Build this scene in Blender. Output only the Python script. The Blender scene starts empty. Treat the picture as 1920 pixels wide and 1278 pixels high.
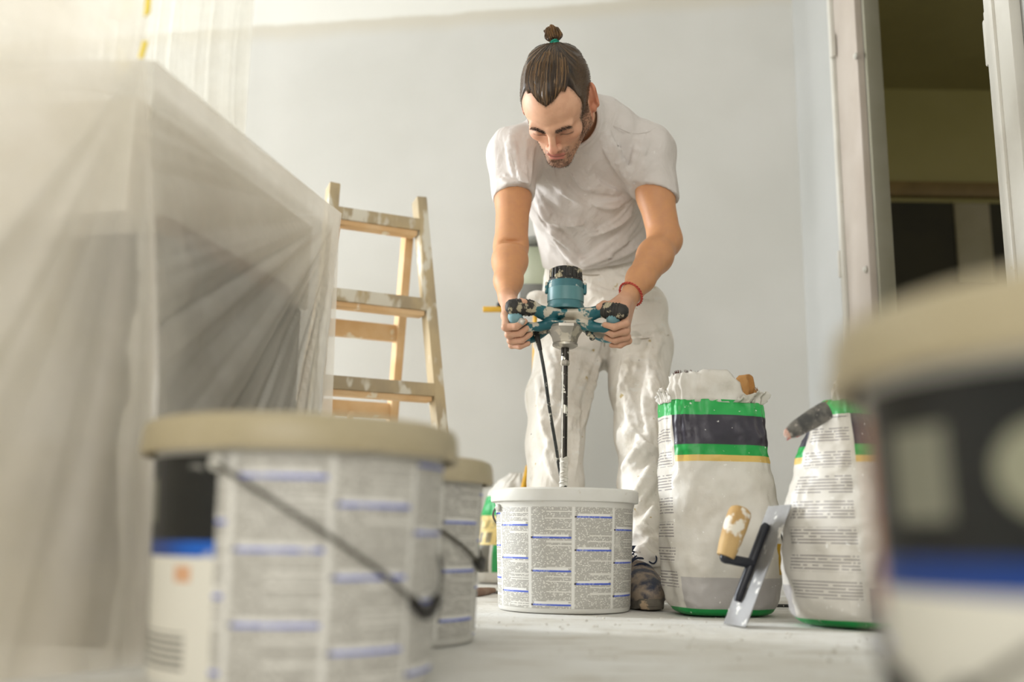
import bpy, bmesh, math, random
import numpy as np
from mathutils import Vector, Matrix, noise as mnoise

random.seed(7)
rng = np.random.default_rng(11)
scene = bpy.context.scene
COL = scene.collection
PI = math.pi

# ------------------------------------------------------------------ camera, world, light, exposure
F_PX = 1867.0                      # 35 mm lens on a 36 mm wide sensor, 1920 px wide frame
CAM_H, PITCH, ROLL = 0.152, math.radians(11.24), 0.015
cam_data = bpy.data.cameras.new('camera')
cam_data.lens = 35.0
cam_data.sensor_width = 36.0
cam_data.clip_start = 0.02
cam_data.dof.use_dof = True
cam_data.dof.focus_distance = 2.33
cam_data.dof.aperture_fstop = 1.7
cam = bpy.data.objects.new('camera', cam_data)
COL.objects.link(cam)
CAM_R = Matrix.Rotation(PI / 2 + PITCH, 3, 'X') @ Matrix.Rotation(ROLL, 3, 'Z')
cam.matrix_world = Matrix.Translation((0, 0, CAM_H)) @ CAM_R.to_4x4()
scene.camera = cam

scene.view_settings.view_transform = 'Standard'
scene.view_settings.look = 'None'
scene.view_settings.gamma = 1.0
scene.view_settings.use_curve_mapping = False
scene.view_settings.exposure = -0.03

world = bpy.data.worlds.new('daylight')
scene.world = world
world.use_nodes = True
world.node_tree.nodes['Background'].inputs['Color'].default_value = (0.86, 0.93, 1.0, 1)
world.node_tree.nodes['Background'].inputs['Strength'].default_value = 1.0


def area_light(name, loc, target, sx, sy, power, color):
    l = bpy.data.lights.new(name, 'AREA')
    l.shape = 'RECTANGLE'
    l.size, l.size_y = sx, sy
    l.energy = power
    l.color = color
    o = bpy.data.objects.new(name, l)
    COL.objects.link(o)
    o.location = loc
    d = (Vector(target) - Vector(loc)).normalized()
    o.rotation_euler = d.to_track_quat('-Z', 'Y').to_euler()
    return o


# daylight in the window of the left wall (near the far corner); added fill lamps behind the camera and in the hall
area_light('window_daylight', (-4.52, 3.55, 1.55), (-2.0, 1.7, 0.95), 0.45, 1.8, 305, (0.91, 0.955, 1.0))
area_light('rear_fill', (-0.3, -4.05, 1.75), (0.1, 2.4, 0.9), 2.4, 1.6, 102, (1.0, 0.965, 0.91))  # unseen lamp added as fill from behind the camera
area_light('hall_fill', (4.1, 2.6, 1.7), (1.9, 5.4, 1.6), 0.9, 1.3, 30, (1.0, 0.97, 0.86))  # no window here: lamp added to brighten the hall


def ray(px, py):
    v = CAM_R @ Vector(((px - 960) / F_PX, (639 - py) / F_PX, -1.0))
    return v


def P(px, py, Y):
    """world point on the ray through a photo pixel, at world depth Y"""
    v = ray(px, py)
    return Vector((0, 0, CAM_H)) + v * (Y / v.y)


def PF(px, py, z=0.0):
    """world point on the ray through a photo pixel, at height z"""
    v = ray(px, py)
    return Vector((0, 0, CAM_H)) + v * ((z - CAM_H) / v.z)


# ------------------------------------------------------------------ colours and materials
def lin(h):
    h = h.lstrip('#')
    out = []
    for i in (0, 2, 4):
        c = int(h[i:i + 2], 16) / 255
        out.append(c / 12.92 if c <= 0.04045 else ((c + 0.055) / 1.055) ** 2.4)
    return out


class NT:
    """small helper around a material's node tree"""
    def __init__(self, name):
        self.m = bpy.data.materials.new(name)
        self.m.use_nodes = True
        self.t = self.m.node_tree
        self.n = self.t.nodes
        self.bsdf = self.n['Principled BSDF']
        self.out = self.n['Material Output']

    def put(self, sock, v):
        if v is None:
            return
        if isinstance(v, bpy.types.NodeSocket):
            self.t.links.new(v, sock)
        elif isinstance(v, str):
            sock.default_value = (*lin(v), 1)
        else:
            sock.default_value = v

    def math(self, op, a, b=None, c=None, clamp=False):
        n = self.n.new('ShaderNodeMath')
        n.operation = op
        n.use_clamp = clamp
        for i, v in enumerate((a, b, c)):
            self.put(n.inputs[i], v)
        return n.outputs[0]

    def mul(self, *a):
        r = a[0]
        for b in a[1:]:
            r = self.math('MULTIPLY', r, b)
        return r

    def between(self, x, lo, hi):
        return self.mul(self.math('GREATER_THAN', x, lo), self.math('LESS_THAN', x, hi))

    def mix(self, fac, a, b, blend='MIX'):
        n = self.n.new('ShaderNodeMix')
        n.data_type = 'RGBA'
        n.blend_type = blend
        self.put(n.inputs[0], fac)
        self.put(n.inputs[6], a)
        self.put(n.inputs[7], b)
        return n.outputs[2]

    def coord(self, which='Object', scale=None, rot=None):
        c = self.n.new('ShaderNodeTexCoord').outputs[which]
        if scale or rot:
            m = self.n.new('ShaderNodeMapping')
            self.t.links.new(c, m.inputs[0])
            if scale:
                m.inputs['Scale'].default_value = scale
            if rot:
                m.inputs['Rotation'].default_value = rot
            c = m.outputs[0]
        return c

    def sep(self, v):
        n = self.n.new('ShaderNodeSeparateXYZ')
        self.t.links.new(v, n.inputs[0])
        return n.outputs

    def uv(self):
        n = self.n.new('ShaderNodeUVMap')
        n.uv_map = 'UVMap'
        return n.outputs[0]

    def combine(self, x, y, z=0.0):
        n = self.n.new('ShaderNodeCombineXYZ')
        for i, v in enumerate((x, y, z)):
            self.put(n.inputs[i], v)
        return n.outputs[0]

    def noise(self, vec, scale, detail=4, rough=0.55, dist=0.0):
        n = self.n.new('ShaderNodeTexNoise')
        if vec is not None:
            self.t.links.new(vec, n.inputs['Vector'])
        n.inputs['Scale'].default_value = scale
        n.inputs['Detail'].default_value = detail
        n.inputs['Roughness'].default_value = rough
        n.inputs['Distortion'].default_value = dist
        return n.outputs['Fac']

    def white(self, vec):
        n = self.n.new('ShaderNodeTexWhiteNoise')
        self.t.links.new(vec, n.inputs['Vector'])
        return n.outputs['Value']

    def ramp(self, fac, lo, hi):
        n = self.n.new('ShaderNodeMapRange')
        n.interpolation_type = 'SMOOTHSTEP'
        self.put(n.inputs[0], fac)
        n.inputs[1].default_value = lo
        n.inputs[2].default_value = hi
        return n.outputs[0]

    def bump(self, h, strength, dist=0.01):
        n = self.n.new('ShaderNodeBump')
        n.inputs['Strength'].default_value = strength
        n.inputs['Distance'].default_value = dist
        self.t.links.new(h, n.inputs['Height'])
        self.t.links.new(n.outputs[0], self.bsdf.inputs['Normal'])

    def attr(self, name='Col'):
        n = self.n.new('ShaderNodeAttribute')
        n.attribute_name = name
        return n.outputs['Color']

    def done(self, color=None, rough=0.6, metal=0.0, spec=0.4, sss=0.0):
        self.put(self.bsdf.inputs['Base Color'], color)
        self.put(self.bsdf.inputs['Roughness'], rough)
        self.put(self.bsdf.inputs['Metallic'], metal)
        self.put(self.bsdf.inputs['Specular IOR Level'], spec)
        if sss:
            self.bsdf.inputs['Subsurface Weight'].default_value = sss
            self.bsdf.inputs['Subsurface Radius'].default_value = (0.012, 0.005, 0.003)
            self.bsdf.inputs['Subsurface Scale'].default_value = 0.6
        return self.m


def mottled(name, c1, c2, scale=6, rough=0.6, metal=0.0, spec=0.35, bump=0.0, bscale=60, lo=0.35, hi=0.65,
            c3=None, s3=40, t3=(0.62, 0.68), stretch=None):
    t = NT(name)
    co = t.coord('Object', stretch)
    col = t.mix(t.ramp(t.noise(co, scale), lo, hi), c1, c2)
    if c3:
        col = t.mix(t.ramp(t.noise(co, s3, 3), *t3), col, c3)
    if bump:
        t.bump(t.noise(co, bscale), bump, 0.004)
    return t.done(col, rough, metal, spec)


# ------------------------------------------------------------------ mesh helpers
def set_props(o, label=None, cat=None, group=None, kind=None):
    for k, v in (('label', label), ('category', cat), ('group', group), ('kind', kind)):
        if v:
            o[k] = v
    return o


def empty(name, loc, label=None, cat=None, group=None, rz=0.0):
    o = bpy.data.objects.new(name, None)
    o.empty_display_size = 0.05
    COL.objects.link(o)
    o.location = loc
    o.rotation_euler = (0, 0, rz)
    return set_props(o, label, cat, group)


def attach(o, parent, world_coords=True):
    o.parent = parent
    if world_coords and parent.type == 'EMPTY':
        m = Matrix.Translation(parent.location) @ parent.rotation_euler.to_matrix().to_4x4()
        o.matrix_parent_inverse = m.inverted()
    return o


def mesh_obj(name, V, Fc, mat, parent=None, smooth=True, sharp=None, world_coords=True, uv=None, col=None):
    me = bpy.data.meshes.new(name)
    V = np.asarray(V, dtype=np.float32).reshape(-1, 3)
    if isinstance(Fc, np.ndarray):
        nf, k = Fc.shape
        me.vertices.add(len(V))
        me.vertices.foreach_set('co', V.ravel())
        me.loops.add(nf * k)
        me.loops.foreach_set('vertex_index', Fc.astype(np.int32).ravel())
        me.polygons.add(nf)
        me.polygons.foreach_set('loop_start', np.arange(0, nf * k, k, dtype=np.int32))
        me.update(calc_edges=True)
        me.validate()
    else:
        me.from_pydata(V.tolist(), [], Fc)
        me.update()
    if uv is not None:
        lay = me.uv_layers.new(name='UVMap')
        lay.data.foreach_set('uv', np.asarray(uv, dtype=np.float32).ravel())
    if col is not None:
        a = me.color_attributes.new('Col', 'FLOAT_COLOR', 'POINT')
        c4 = np.ones((len(V), 4), np.float32)
        c4[:, :3] = col
        a.data.foreach_set('color', c4.ravel())
    if smooth:
        me.polygons.foreach_set('use_smooth', np.ones(len(me.polygons), bool))
        if sharp:
            me.set_sharp_from_angle(angle=math.radians(sharp))
    if mat:
        me.materials.append(mat)
    o = bpy.data.objects.new(name, me)
    COL.objects.link(o)
    if parent:
        attach(o, parent, world_coords)
    return o


class MB:
    """collects shapes into ONE mesh"""
    def __init__(self):
        self.v, self.f = [], []

    def add(self, V, Fc):
        n = len(self.v)
        self.v += [tuple(p) for p in V]
        self.f += [tuple(i + n for i in f) for f in Fc]
        return self

    def box(self, c, s, R=None, bevel=0.0):
        bm = bmesh.new()
        bmesh.ops.create_cube(bm, size=1.0)
        for v in bm.verts:
            v.co = Vector((v.co.x * s[0], v.co.y * s[1], v.co.z * s[2]))
        if bevel:
            bmesh.ops.bevel(bm, geom=list(bm.edges), offset=bevel, segments=2, affect='EDGES', profile=0.5)
        R = R or Matrix.Identity(3)
        V = [R @ v.co + Vector(c) for v in bm.verts]
        bm.verts.index_update()
        self.add(V, [[v.index for v in f.verts] for f in bm.faces])
        bm.free()
        return self

    def bar(self, a, b, w, t, up=(0, 0, 1), bevel=0.0):
        """rectangular bar from a to b: w across (perpendicular to up), t along up"""
        a, b = Vector(a), Vector(b)
        y = (b - a).normalized()
        x = y.cross(Vector(up)).normalized()
        z = x.cross(y)
        R = Matrix((x, y, z)).transposed()
        return self.box((a + b) / 2, (w, (b - a).length, t), R, bevel)

    def tube(self, pts, r, n=12, caps=True, ell=None, up=None):
        pts = [Vector(p) for p in pts]
        m = len(pts)
        rr = r if hasattr(r, '__len__') else [r] * m
        V, Fc = [], []
        prev = Vector(up) if up else None
        for i, p in enumerate(pts):
            d = (pts[min(i + 1, m - 1)] - pts[max(i - 1, 0)]).normalized()
            if prev is None:
                prev = d.orthogonal().normalized()
            x = (prev - d * prev.dot(d))
            x = x.normalized() if x.length > 1e-6 else d.orthogonal().normalized()
            prev = x
            y = d.cross(x)
            e = ell if ell else 1.0
            for k in range(n):
                a = 2 * PI * k / n
                V.append(p + x * (math.cos(a) * rr[i]) + y * (math.sin(a) * rr[i] * e))
        for i in range(m - 1):
            for k in range(n):
                Fc.append((i * n + k, i * n + (k + 1) % n, (i + 1) * n + (k + 1) % n, (i + 1) * n + k))
        if caps:
            Fc.append(tuple(range(n))[::-1])
            Fc.append(tuple(range((m - 1) * n, m * n)))
        return self.add(V, Fc)

    def lathe(self, prof, n=48, c=(0, 0, 0), R=None, caps=False):
        R = R or Matrix.Identity(3)
        V, Fc = [], []
        m = len(prof)
        for (r, z) in prof:
            for k in range(n):
                a = 2 * PI * k / n
                V.append(R @ Vector((r * math.cos(a), r * math.sin(a), z)) + Vector(c))
        for i in range(m - 1):
            for k in range(n):
                Fc.append((i * n + k, i * n + (k + 1) % n, (i + 1) * n + (k + 1) % n, (i + 1) * n + k))
        if caps:
            Fc.append(tuple(range(n))[::-1])
            Fc.append(tuple(range((m - 1) * n, m * n)))
        return self.add(V, Fc)

    def build(self, name, mat, parent=None, smooth=True, sharp=35, world_coords=True):
        return mesh_obj(name, self.v, self.f, mat, parent, smooth, sharp, world_coords)


def spline(pts, n=8):
    """Catmull-Rom through points (any tuple length)"""
    P_ = [np.array(p, float) for p in pts]
    P_ = [2 * P_[0] - P_[1]] + P_ + [2 * P_[-1] - P_[-2]]
    out = []
    for i in range(1, len(P_) - 2):
        a, b, c, d = P_[i - 1:i + 3]
        for k in range(n):
            t = k / n
            out.append(0.5 * ((2 * b) + (c - a) * t + (2 * a - 5 * b + 4 * c - d) * t * t + (3 * b - a - 3 * c + d) * t ** 3))
    out.append(P_[-2])
    return out


def grid_faces(nu, nv, wrap=False):
    """vertices indexed j*nu+i (i around / across, j along)"""
    w = nu if wrap else nu - 1
    i, j = np.meshgrid(np.arange(w), np.arange(nv - 1), indexing='xy')
    i, j = i.ravel(), j.ravel()
    i2 = (i + 1) % nu
    return np.stack([j * nu + i, j * nu + i2, (j + 1) * nu + i2, (j + 1) * nu + i], 1)


def fbm(p, scale, octaves=3):
    v = Vector(p) * scale
    s, a = 0.0, 1.0
    for _ in range(octaves):
        s += a * mnoise.noise(v)
        v = v * 2.03
        a *= 0.5
    return s

def PX(px, py, X):
    v = ray(px, py)
    return Vector((0, 0, CAM_H)) + v * (X / v.x)


# ------------------------------------------------------------------ the room
BW_P, BW_D = Vector((0.6, 3.83, 0)), Vector((math.cos(math.radians(-6)), math.sin(math.radians(-6)), 0))
BW_N = Vector((-BW_D.y, BW_D.x, 0))          # points away from the room
XR, XL, YR, ZC = 1.14, -4.6, -4.2, 3.0


def PB(px, py):
    """photo pixel onto the back wall"""
    v = ray(px, py)
    o = Vector((0, 0, CAM_H))
    return o + v * ((BW_P - o).dot(BW_N) / v.dot(BW_N))


def bw(X):
    return BW_P + BW_D * ((X - BW_P.x) / BW_D.x)


def plaster(name, c1, c2, bump=0.12):
    t = NT(name)
    co = t.coord('Object')
    col = t.mix(t.ramp(t.noise(co, 1.6, 3), 0.3, 0.7), c1, c2)
    t.bump(t.noise(co, 35, 5), bump, 0.004)
    return t, col


# back wall: cream paint below a hand-painted border line, whiter above it
l0, l1 = PB(480, 50), PB(1130, 4)
slope = (l1.z - l0.z) / (l1.x - l0.x)
t, col = plaster('wall_paint_back', '#cac8c2', '#d1cfca')
xyz = t.sep(t.coord('Object'))
wob = t.mul(t.math('SUBTRACT', t.noise(t.coord('Object'), 3.0, 4), 0.5), 0.05)
hgt = t.math('SUBTRACT', t.math('ADD', xyz[2], wob), t.math('MULTIPLY_ADD', xyz[0], slope, l0.z - slope * l0.x))
col = t.mix(t.mul(t.ramp(hgt, -0.10, -0.02), 0.5), col, '#c9bfaa')
col = t.mix(t.ramp(hgt, -0.012, 0.012), col, '#e3e1da')
M_back = t.done(col, 0.85, spec=0.2)
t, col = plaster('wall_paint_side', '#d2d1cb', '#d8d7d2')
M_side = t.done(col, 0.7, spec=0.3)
t, col = plaster('wall_paint_right_dimmed', '#a9a8a3', '#afaeaa')  # darkened in the colour to offset direct window light on this wall
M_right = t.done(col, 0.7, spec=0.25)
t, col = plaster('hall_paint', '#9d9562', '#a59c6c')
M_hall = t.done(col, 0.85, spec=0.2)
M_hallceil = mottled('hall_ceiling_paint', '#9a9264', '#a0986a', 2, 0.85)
M_white = mottled('old_gloss_white', '#c9c5bb', '#beb9ae', 5, 0.38, bump=0.08, bscale=18, c3='#b3a890', s3=22, t3=(0.70, 0.76))
M_pinkwhite = mottled('old_gloss_frame', '#b9aea3', '#b0a498', 4, 0.42, bump=0.10, bscale=14)
M_reveal = mottled('shaded_door_stop', '#8d8978', '#86826f', 5, 0.6)  # shade on the jamb painted in as a darker grey
M_darkroom = mottled('dark_room_shade', '#3a372c', '#33312a', 3, 0.8)  # darkness beyond the hall doorway, painted onto a flat sheet
M_ochre = mottled('ochre_wood', '#8a744a', '#7b6741', 5, 0.6)

# floor: dusty screed with plaster dust and crumbs
t = NT('floor_dusty_screed')
co = t.coord('Object')
st = t.coord('Object', (1.0, 3.0, 1.0), (0, 0, 0.12))
col = t.mix(t.ramp(t.noise(co, 2.2, 5), 0.30, 0.72), '#dad6cd', '#edece8')
col = t.mix(t.mul(t.ramp(t.noise(st, 7, 6, 0.6), 0.52, 0.70), 0.55), col, '#b0a48e')
col = t.mix(t.mul(t.ramp(t.noise(co, 46, 5, 0.7), 0.62, 0.72), 0.55), col, '#a49a88')
col = t.mix(t.mul(t.ramp(t.noise(co, 30, 4), 0.62, 0.68), 0.8), col, '#e9e8e4')
h = t.math('ADD', t.noise(co, 60, 6, 0.65), t.mul(t.noise(st, 9, 4), 1.5))
t.bump(h, 0.5, 0.008)
M_floor = t.done(col, 0.85, spec=0.25)

mb = MB()
# gently uneven slab, finer where the camera sees it
nx, ny = 130, 190
xs, ys = np.linspace(XL - 0.1, XR + 0.02, nx), np.linspace(YR - 0.1, 4.60, ny)
V = [(x, y, -0.0015 + 0.0014 * fbm((x, y, 0), 3.0)) for y in ys for x in xs]
floor = mesh_obj('floor', V, grid_faces(nx, ny), M_floor)
set_props(floor, 'dusty pale screed floor strewn with plaster dust', None, None, 'structure')

cl, cr = bw(XL - 0.1), bw(XR + 0.1)
mb = MB()
th = 0.15
for a, b in ((cl, cr),):
    q = [a, b, b + BW_N * th, a + BW_N * th]
    mb.add([(p.x, p.y, z) for z in (-0.05, ZC) for p in q],
           [(0, 1, 2, 3)[::-1], (4, 5, 6, 7), (0, 1, 5, 4), (1, 2, 6, 5), (2, 3, 7, 6), (3, 0, 4, 7)])
o = mb.build('wall_back', M_back, smooth=False)
set_props(o, 'cream back wall with a whiter border painted along its top', None, None, 'structure')

# right wall with the doorway
DY0 = PX(1632, 300, XR).y       # far side of the opening
DY1 = PX(1893, 300, XR).y       # near side
YC = bw(XR).y
DZ = 2.15
WT = 0.05
mb = MB()
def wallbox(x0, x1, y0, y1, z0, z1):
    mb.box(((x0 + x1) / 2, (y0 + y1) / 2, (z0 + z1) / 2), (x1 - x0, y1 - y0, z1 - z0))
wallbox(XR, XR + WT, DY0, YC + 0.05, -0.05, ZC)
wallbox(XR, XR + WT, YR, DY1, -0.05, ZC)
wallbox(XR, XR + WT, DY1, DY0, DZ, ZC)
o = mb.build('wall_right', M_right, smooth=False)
set_props(o, 'white side wall around the open doorway', None, None, 'structure')
# casing around the doorway: architrave boards, a moulded edge, bolts and hinge plates
yc0 = PX(1577, 300, XR - 0.024).y
o = MB().box((XR - 0.012, (DY0 + yc0) / 2, DZ / 2 + 0.03), (0.024, yc0 - DY0, DZ + 0.06), bevel=0.003).build('trim_1', M_pinkwhite)
set_props(o, 'pinkish white painted door frame board beside the sacks', None, None, 'structure')
o1 = MB().box((XR - 0.019, yc0 + 0.016, DZ / 2 + 0.03), (0.038, 0.026, DZ + 0.06), bevel=0.007).build('moulding', M_white, o)
MB().box((XR - 0.012, yc0 + 0.052, DZ / 2 + 0.03), (0.024, 0.034, DZ + 0.06), bevel=0.006).build('moulding', M_white, o)
MB().box((XR + WT / 2, DY0 - 0.010, DZ / 2), (WT, 0.02, DZ), bevel=0.002).build('door_stop', M_reveal, o)
for (px, py) in ((1606, 105), (1624, 505)):
    c = PX(px, py, XR - 0.026)
    MB().lathe([(0.011, 0), (0.011, 0.004), (0.007, 0.009), (0.0005, 0.010)], 16, c, Matrix.Rotation(-PI / 2, 3, 'Y')).build('bolt', M_white, o)
for (px, py) in ((1563, 85), (1578, 495)):
    c = PX(px, py, XR - 0.034)
    MB().box(c, (0.012, 0.014, 0.085), bevel=0.003).tube([c - Vector((0.006, 0, 0.045)), c + Vector((-0.006, 0, 0.045))], 0.0065, 10).build('hinge', M_white, o)
# near side casing
o = MB().box((XR - 0.014, DY1 - 0.05, DZ / 2 + 0.03), (0.028, 0.115, DZ + 0.06), bevel=0.004).box((XR - 0.026, DY1 - 0.035, DZ / 2 + 0.03), (0.02, 0.022, DZ + 0.06), bevel=0.005).build('trim_2', M_white)
set_props(o, 'white door frame edge with a latch plate, right edge of the doorway', None, None, 'structure')
c = PX(1868, 70, XR - 0.01)
MB().box((c.x, DY1 + 0.016, c.z), (0.03, 0.022, 0.12), bevel=0.006).box((c.x, DY1 + 0.012, c.z + 0.06), (0.026, 0.018, 0.04), bevel=0.004).build('latch_plate', M_white, o)
# lintel
o = MB().box((XR - 0.012, (DY0 + DY1) / 2, DZ + 0.04), (0.024, DY0 - DY1, 0.10), bevel=0.003).build('trim_3', M_pinkwhite)
set_props(o, 'door frame head board above the doorway', None, None, 'structure')

# the dim hall beyond the doorway
HY, HX1, HZ = 5.6, 4.2, 2.98
hp = Vector((0, 0, CAM_H)) + ray(1760, 168) * (HY / ray(1760, 168).y)
HZ = hp.z
set_props(MB().box(((XR + HX1) / 2, HY + 0.05, HZ / 2), (HX1 - XR, 0.1, HZ)).build('wall_hall_far', M_hall, smooth=False), 'dim olive wall of the hall beyond the doorway', None, None, 'structure')
set_props(MB().box((HX1 + 0.05, 3.4, HZ / 2), (0.1, 4.6, HZ)).build('wall_hall_right', M_hall, smooth=False), 'side wall of the hall', None, None, 'structure')
set_props(MB().box(((XR + HX1) / 2, 1.1, HZ / 2), (HX1 - XR - WT - 0.02, 0.1, HZ)).build('wall_hall_near', M_hall, smooth=False), 'near wall of the hall', None, None, 'structure')
set_props(MB().box((XR + 0.05, (YC + 0.2 + HY) / 2, HZ / 2), (0.08, HY - YC - 0.2, HZ)).build('wall_hall_left', M_hall, smooth=False), 'left wall of the hall', None, None, 'structure')
set_props(MB().box(((XR + HX1) / 2 + 0.05, 3.35, HZ + 0.03), (HX1 - XR - 0.11, 4.6, 0.06)).build('ceiling_hall', M_hallceil, smooth=False), 'ceiling of the dim hall', None, None, 'structure')
set_props(MB().box(((XR + HX1) / 2 + 0.01, 3.35, -0.03), (HX1 - XR - 0.02, 4.6, 0.06)).build('floor_hall', M_hall, smooth=False), 'floor of the hall', None, None, 'structure')
a, b = P(1640, 372, HY), P(1990, 358, HY)
zt = P(1760, 350, HY).z
d2 = MB().box(((a.x + b.x) / 2, HY - 0.004, zt / 2 - 0.05), (b.x - a.x, 0.012, zt - 0.1)).build('dark_doorway', M_darkroom, smooth=False)
set_props(d2, 'dark sheet standing for the unlit room beyond the ochre door frame of the hall', None, None, 'structure')
MB().box(((a.x + b.x) / 2, HY - 0.03, zt - 0.03), (b.x - a.x + 0.2, 0.05, 0.09), bevel=0.008).build('frame_head', M_ochre, d2)
for x in (a.x - 0.05, b.x + 0.05):
    MB().box((x, HY - 0.03, zt / 2 - 0.05), (0.1, 0.05, zt - 0.1), bevel=0.008).build('frame_post', M_ochre, d2)
p0, p1 = P(1788, 380, HY - 0.02), P(1862, 470, HY - 0.02)
MB().box(((p0.x + p1.x) / 2, HY - 0.016, (p0.z + p1.z) / 2 - 0.1), (p1.x - p0.x, 0.014, p0.z - p1.z + 0.2), bevel=0.004).build('door_panel', mottled('pale_panel', '#a29a86', '#979078', 3, 0.5), d2)

# left wall with the window near the far corner, rear wall with a window added for the fill, ceiling
WY0, WY1, WZ0, WZ1 = 3.10, 4.00, 0.60, 2.50
mb = MB()
wallbox(XL - 0.15, XL, YR - 0.1, WY0, -0.05, ZC)
wallbox(XL - 0.15, XL, WY1, bw(XL).y + 0.1, -0.05, ZC)
wallbox(XL - 0.15, XL, WY0, WY1, -0.05, WZ0)
wallbox(XL - 0.15, XL, WY0, WY1, WZ1, ZC)
set_props(mb.build('wall_left', M_side, smooth=False), 'white left wall with a tall window', None, None, 'structure')
mb = MB()
wallbox(XL - 0.15, -1.5, YR - 0.15, YR, -0.05, ZC)
wallbox(0.9, XR + WT, YR - 0.15, YR, -0.05, ZC)
wallbox(-1.5, 0.9, YR - 0.15, YR, -0.05, 0.9)
wallbox(-1.5, 0.9, YR - 0.15, YR, 2.6, ZC)
set_props(mb.build('wall_rear', M_side, smooth=False), 'white wall behind the camera with a wide window added for fill light', None, None, 'structure')
set_props(MB().box(((XL + XR) / 2, 0.15, ZC + 0.05), (XR - XL + 0.3, 9.1, 0.1)).build('ceiling', M_side, smooth=False), 'white ceiling', None, None, 'structure')
M_glass = NT('window_glass')
gl = M_glass.n.new('ShaderNodeBsdfTransparent')
gg = M_glass.n.new('ShaderNodeBsdfGlossy'); gg.inputs['Roughness'].default_value = 0.02
mx = M_glass.n.new('ShaderNodeMixShader'); mx.inputs[0].default_value = 0.06
M_glass.t.links.new(gl.outputs[0], mx.inputs[1]); M_glass.t.links.new(gg.outputs[0], mx.inputs[2]); M_glass.t.links.new(mx.outputs[0], M_glass.out.inputs[0])
for n_, (axis, c, w, h_) in enumerate((('x', (XL - 0.08, (WY0 + WY1) / 2, (WZ0 + WZ1) / 2), WY1 - WY0, WZ1 - WZ0), ('y', (-0.3, YR - 0.08, 1.75), 2.4, 1.7))):
    R = Matrix.Identity(3) if axis == 'y' else Matrix.Rotation(PI / 2, 3, 'Z')
    mb = MB()
    for sx in (-1, 1):
        mb.box(Vector(c) + R @ Vector((sx * (w / 2 - 0.025), 0, 0)), (0.05, 0.06, h_), R, 0.004)
        mb.box(Vector(c) + R @ Vector((0, 0, sx * (h_ / 2 - 0.025))), (w - 0.1, 0.06, 0.05), R, 0.004)
    fo = mb.build('window_%d' % (n_ + 1), M_white)
    set_props(fo, ['tall white window in the left wall', 'wide white window added behind the camera for fill light'][n_], None, None, 'structure')
    MB().box(c, (w - 0.1, 0.006, h_ - 0.1), R).build('pane', M_glass.m, fo)

# ------------------------------------------------------------------ buckets
M_plastic = mottled('white_bucket_plastic', '#dedcd6', '#d6d3ca', 8, 0.38, spec=0.45, c3='#c9c2b2', s3=30, t3=(0.66, 0.74))
M_lid = mottled('cream_lid_plastic', '#b6a98c', '#ada080', 6, 0.42, spec=0.4)
M_wire = mottled('galvanised_wire', '#5f5b52', '#6e6a60', 20, 0.45, 0.7)
M_grip = mottled('black_handle_lug', '#2a2826', '#35322e', 20, 0.5)


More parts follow.
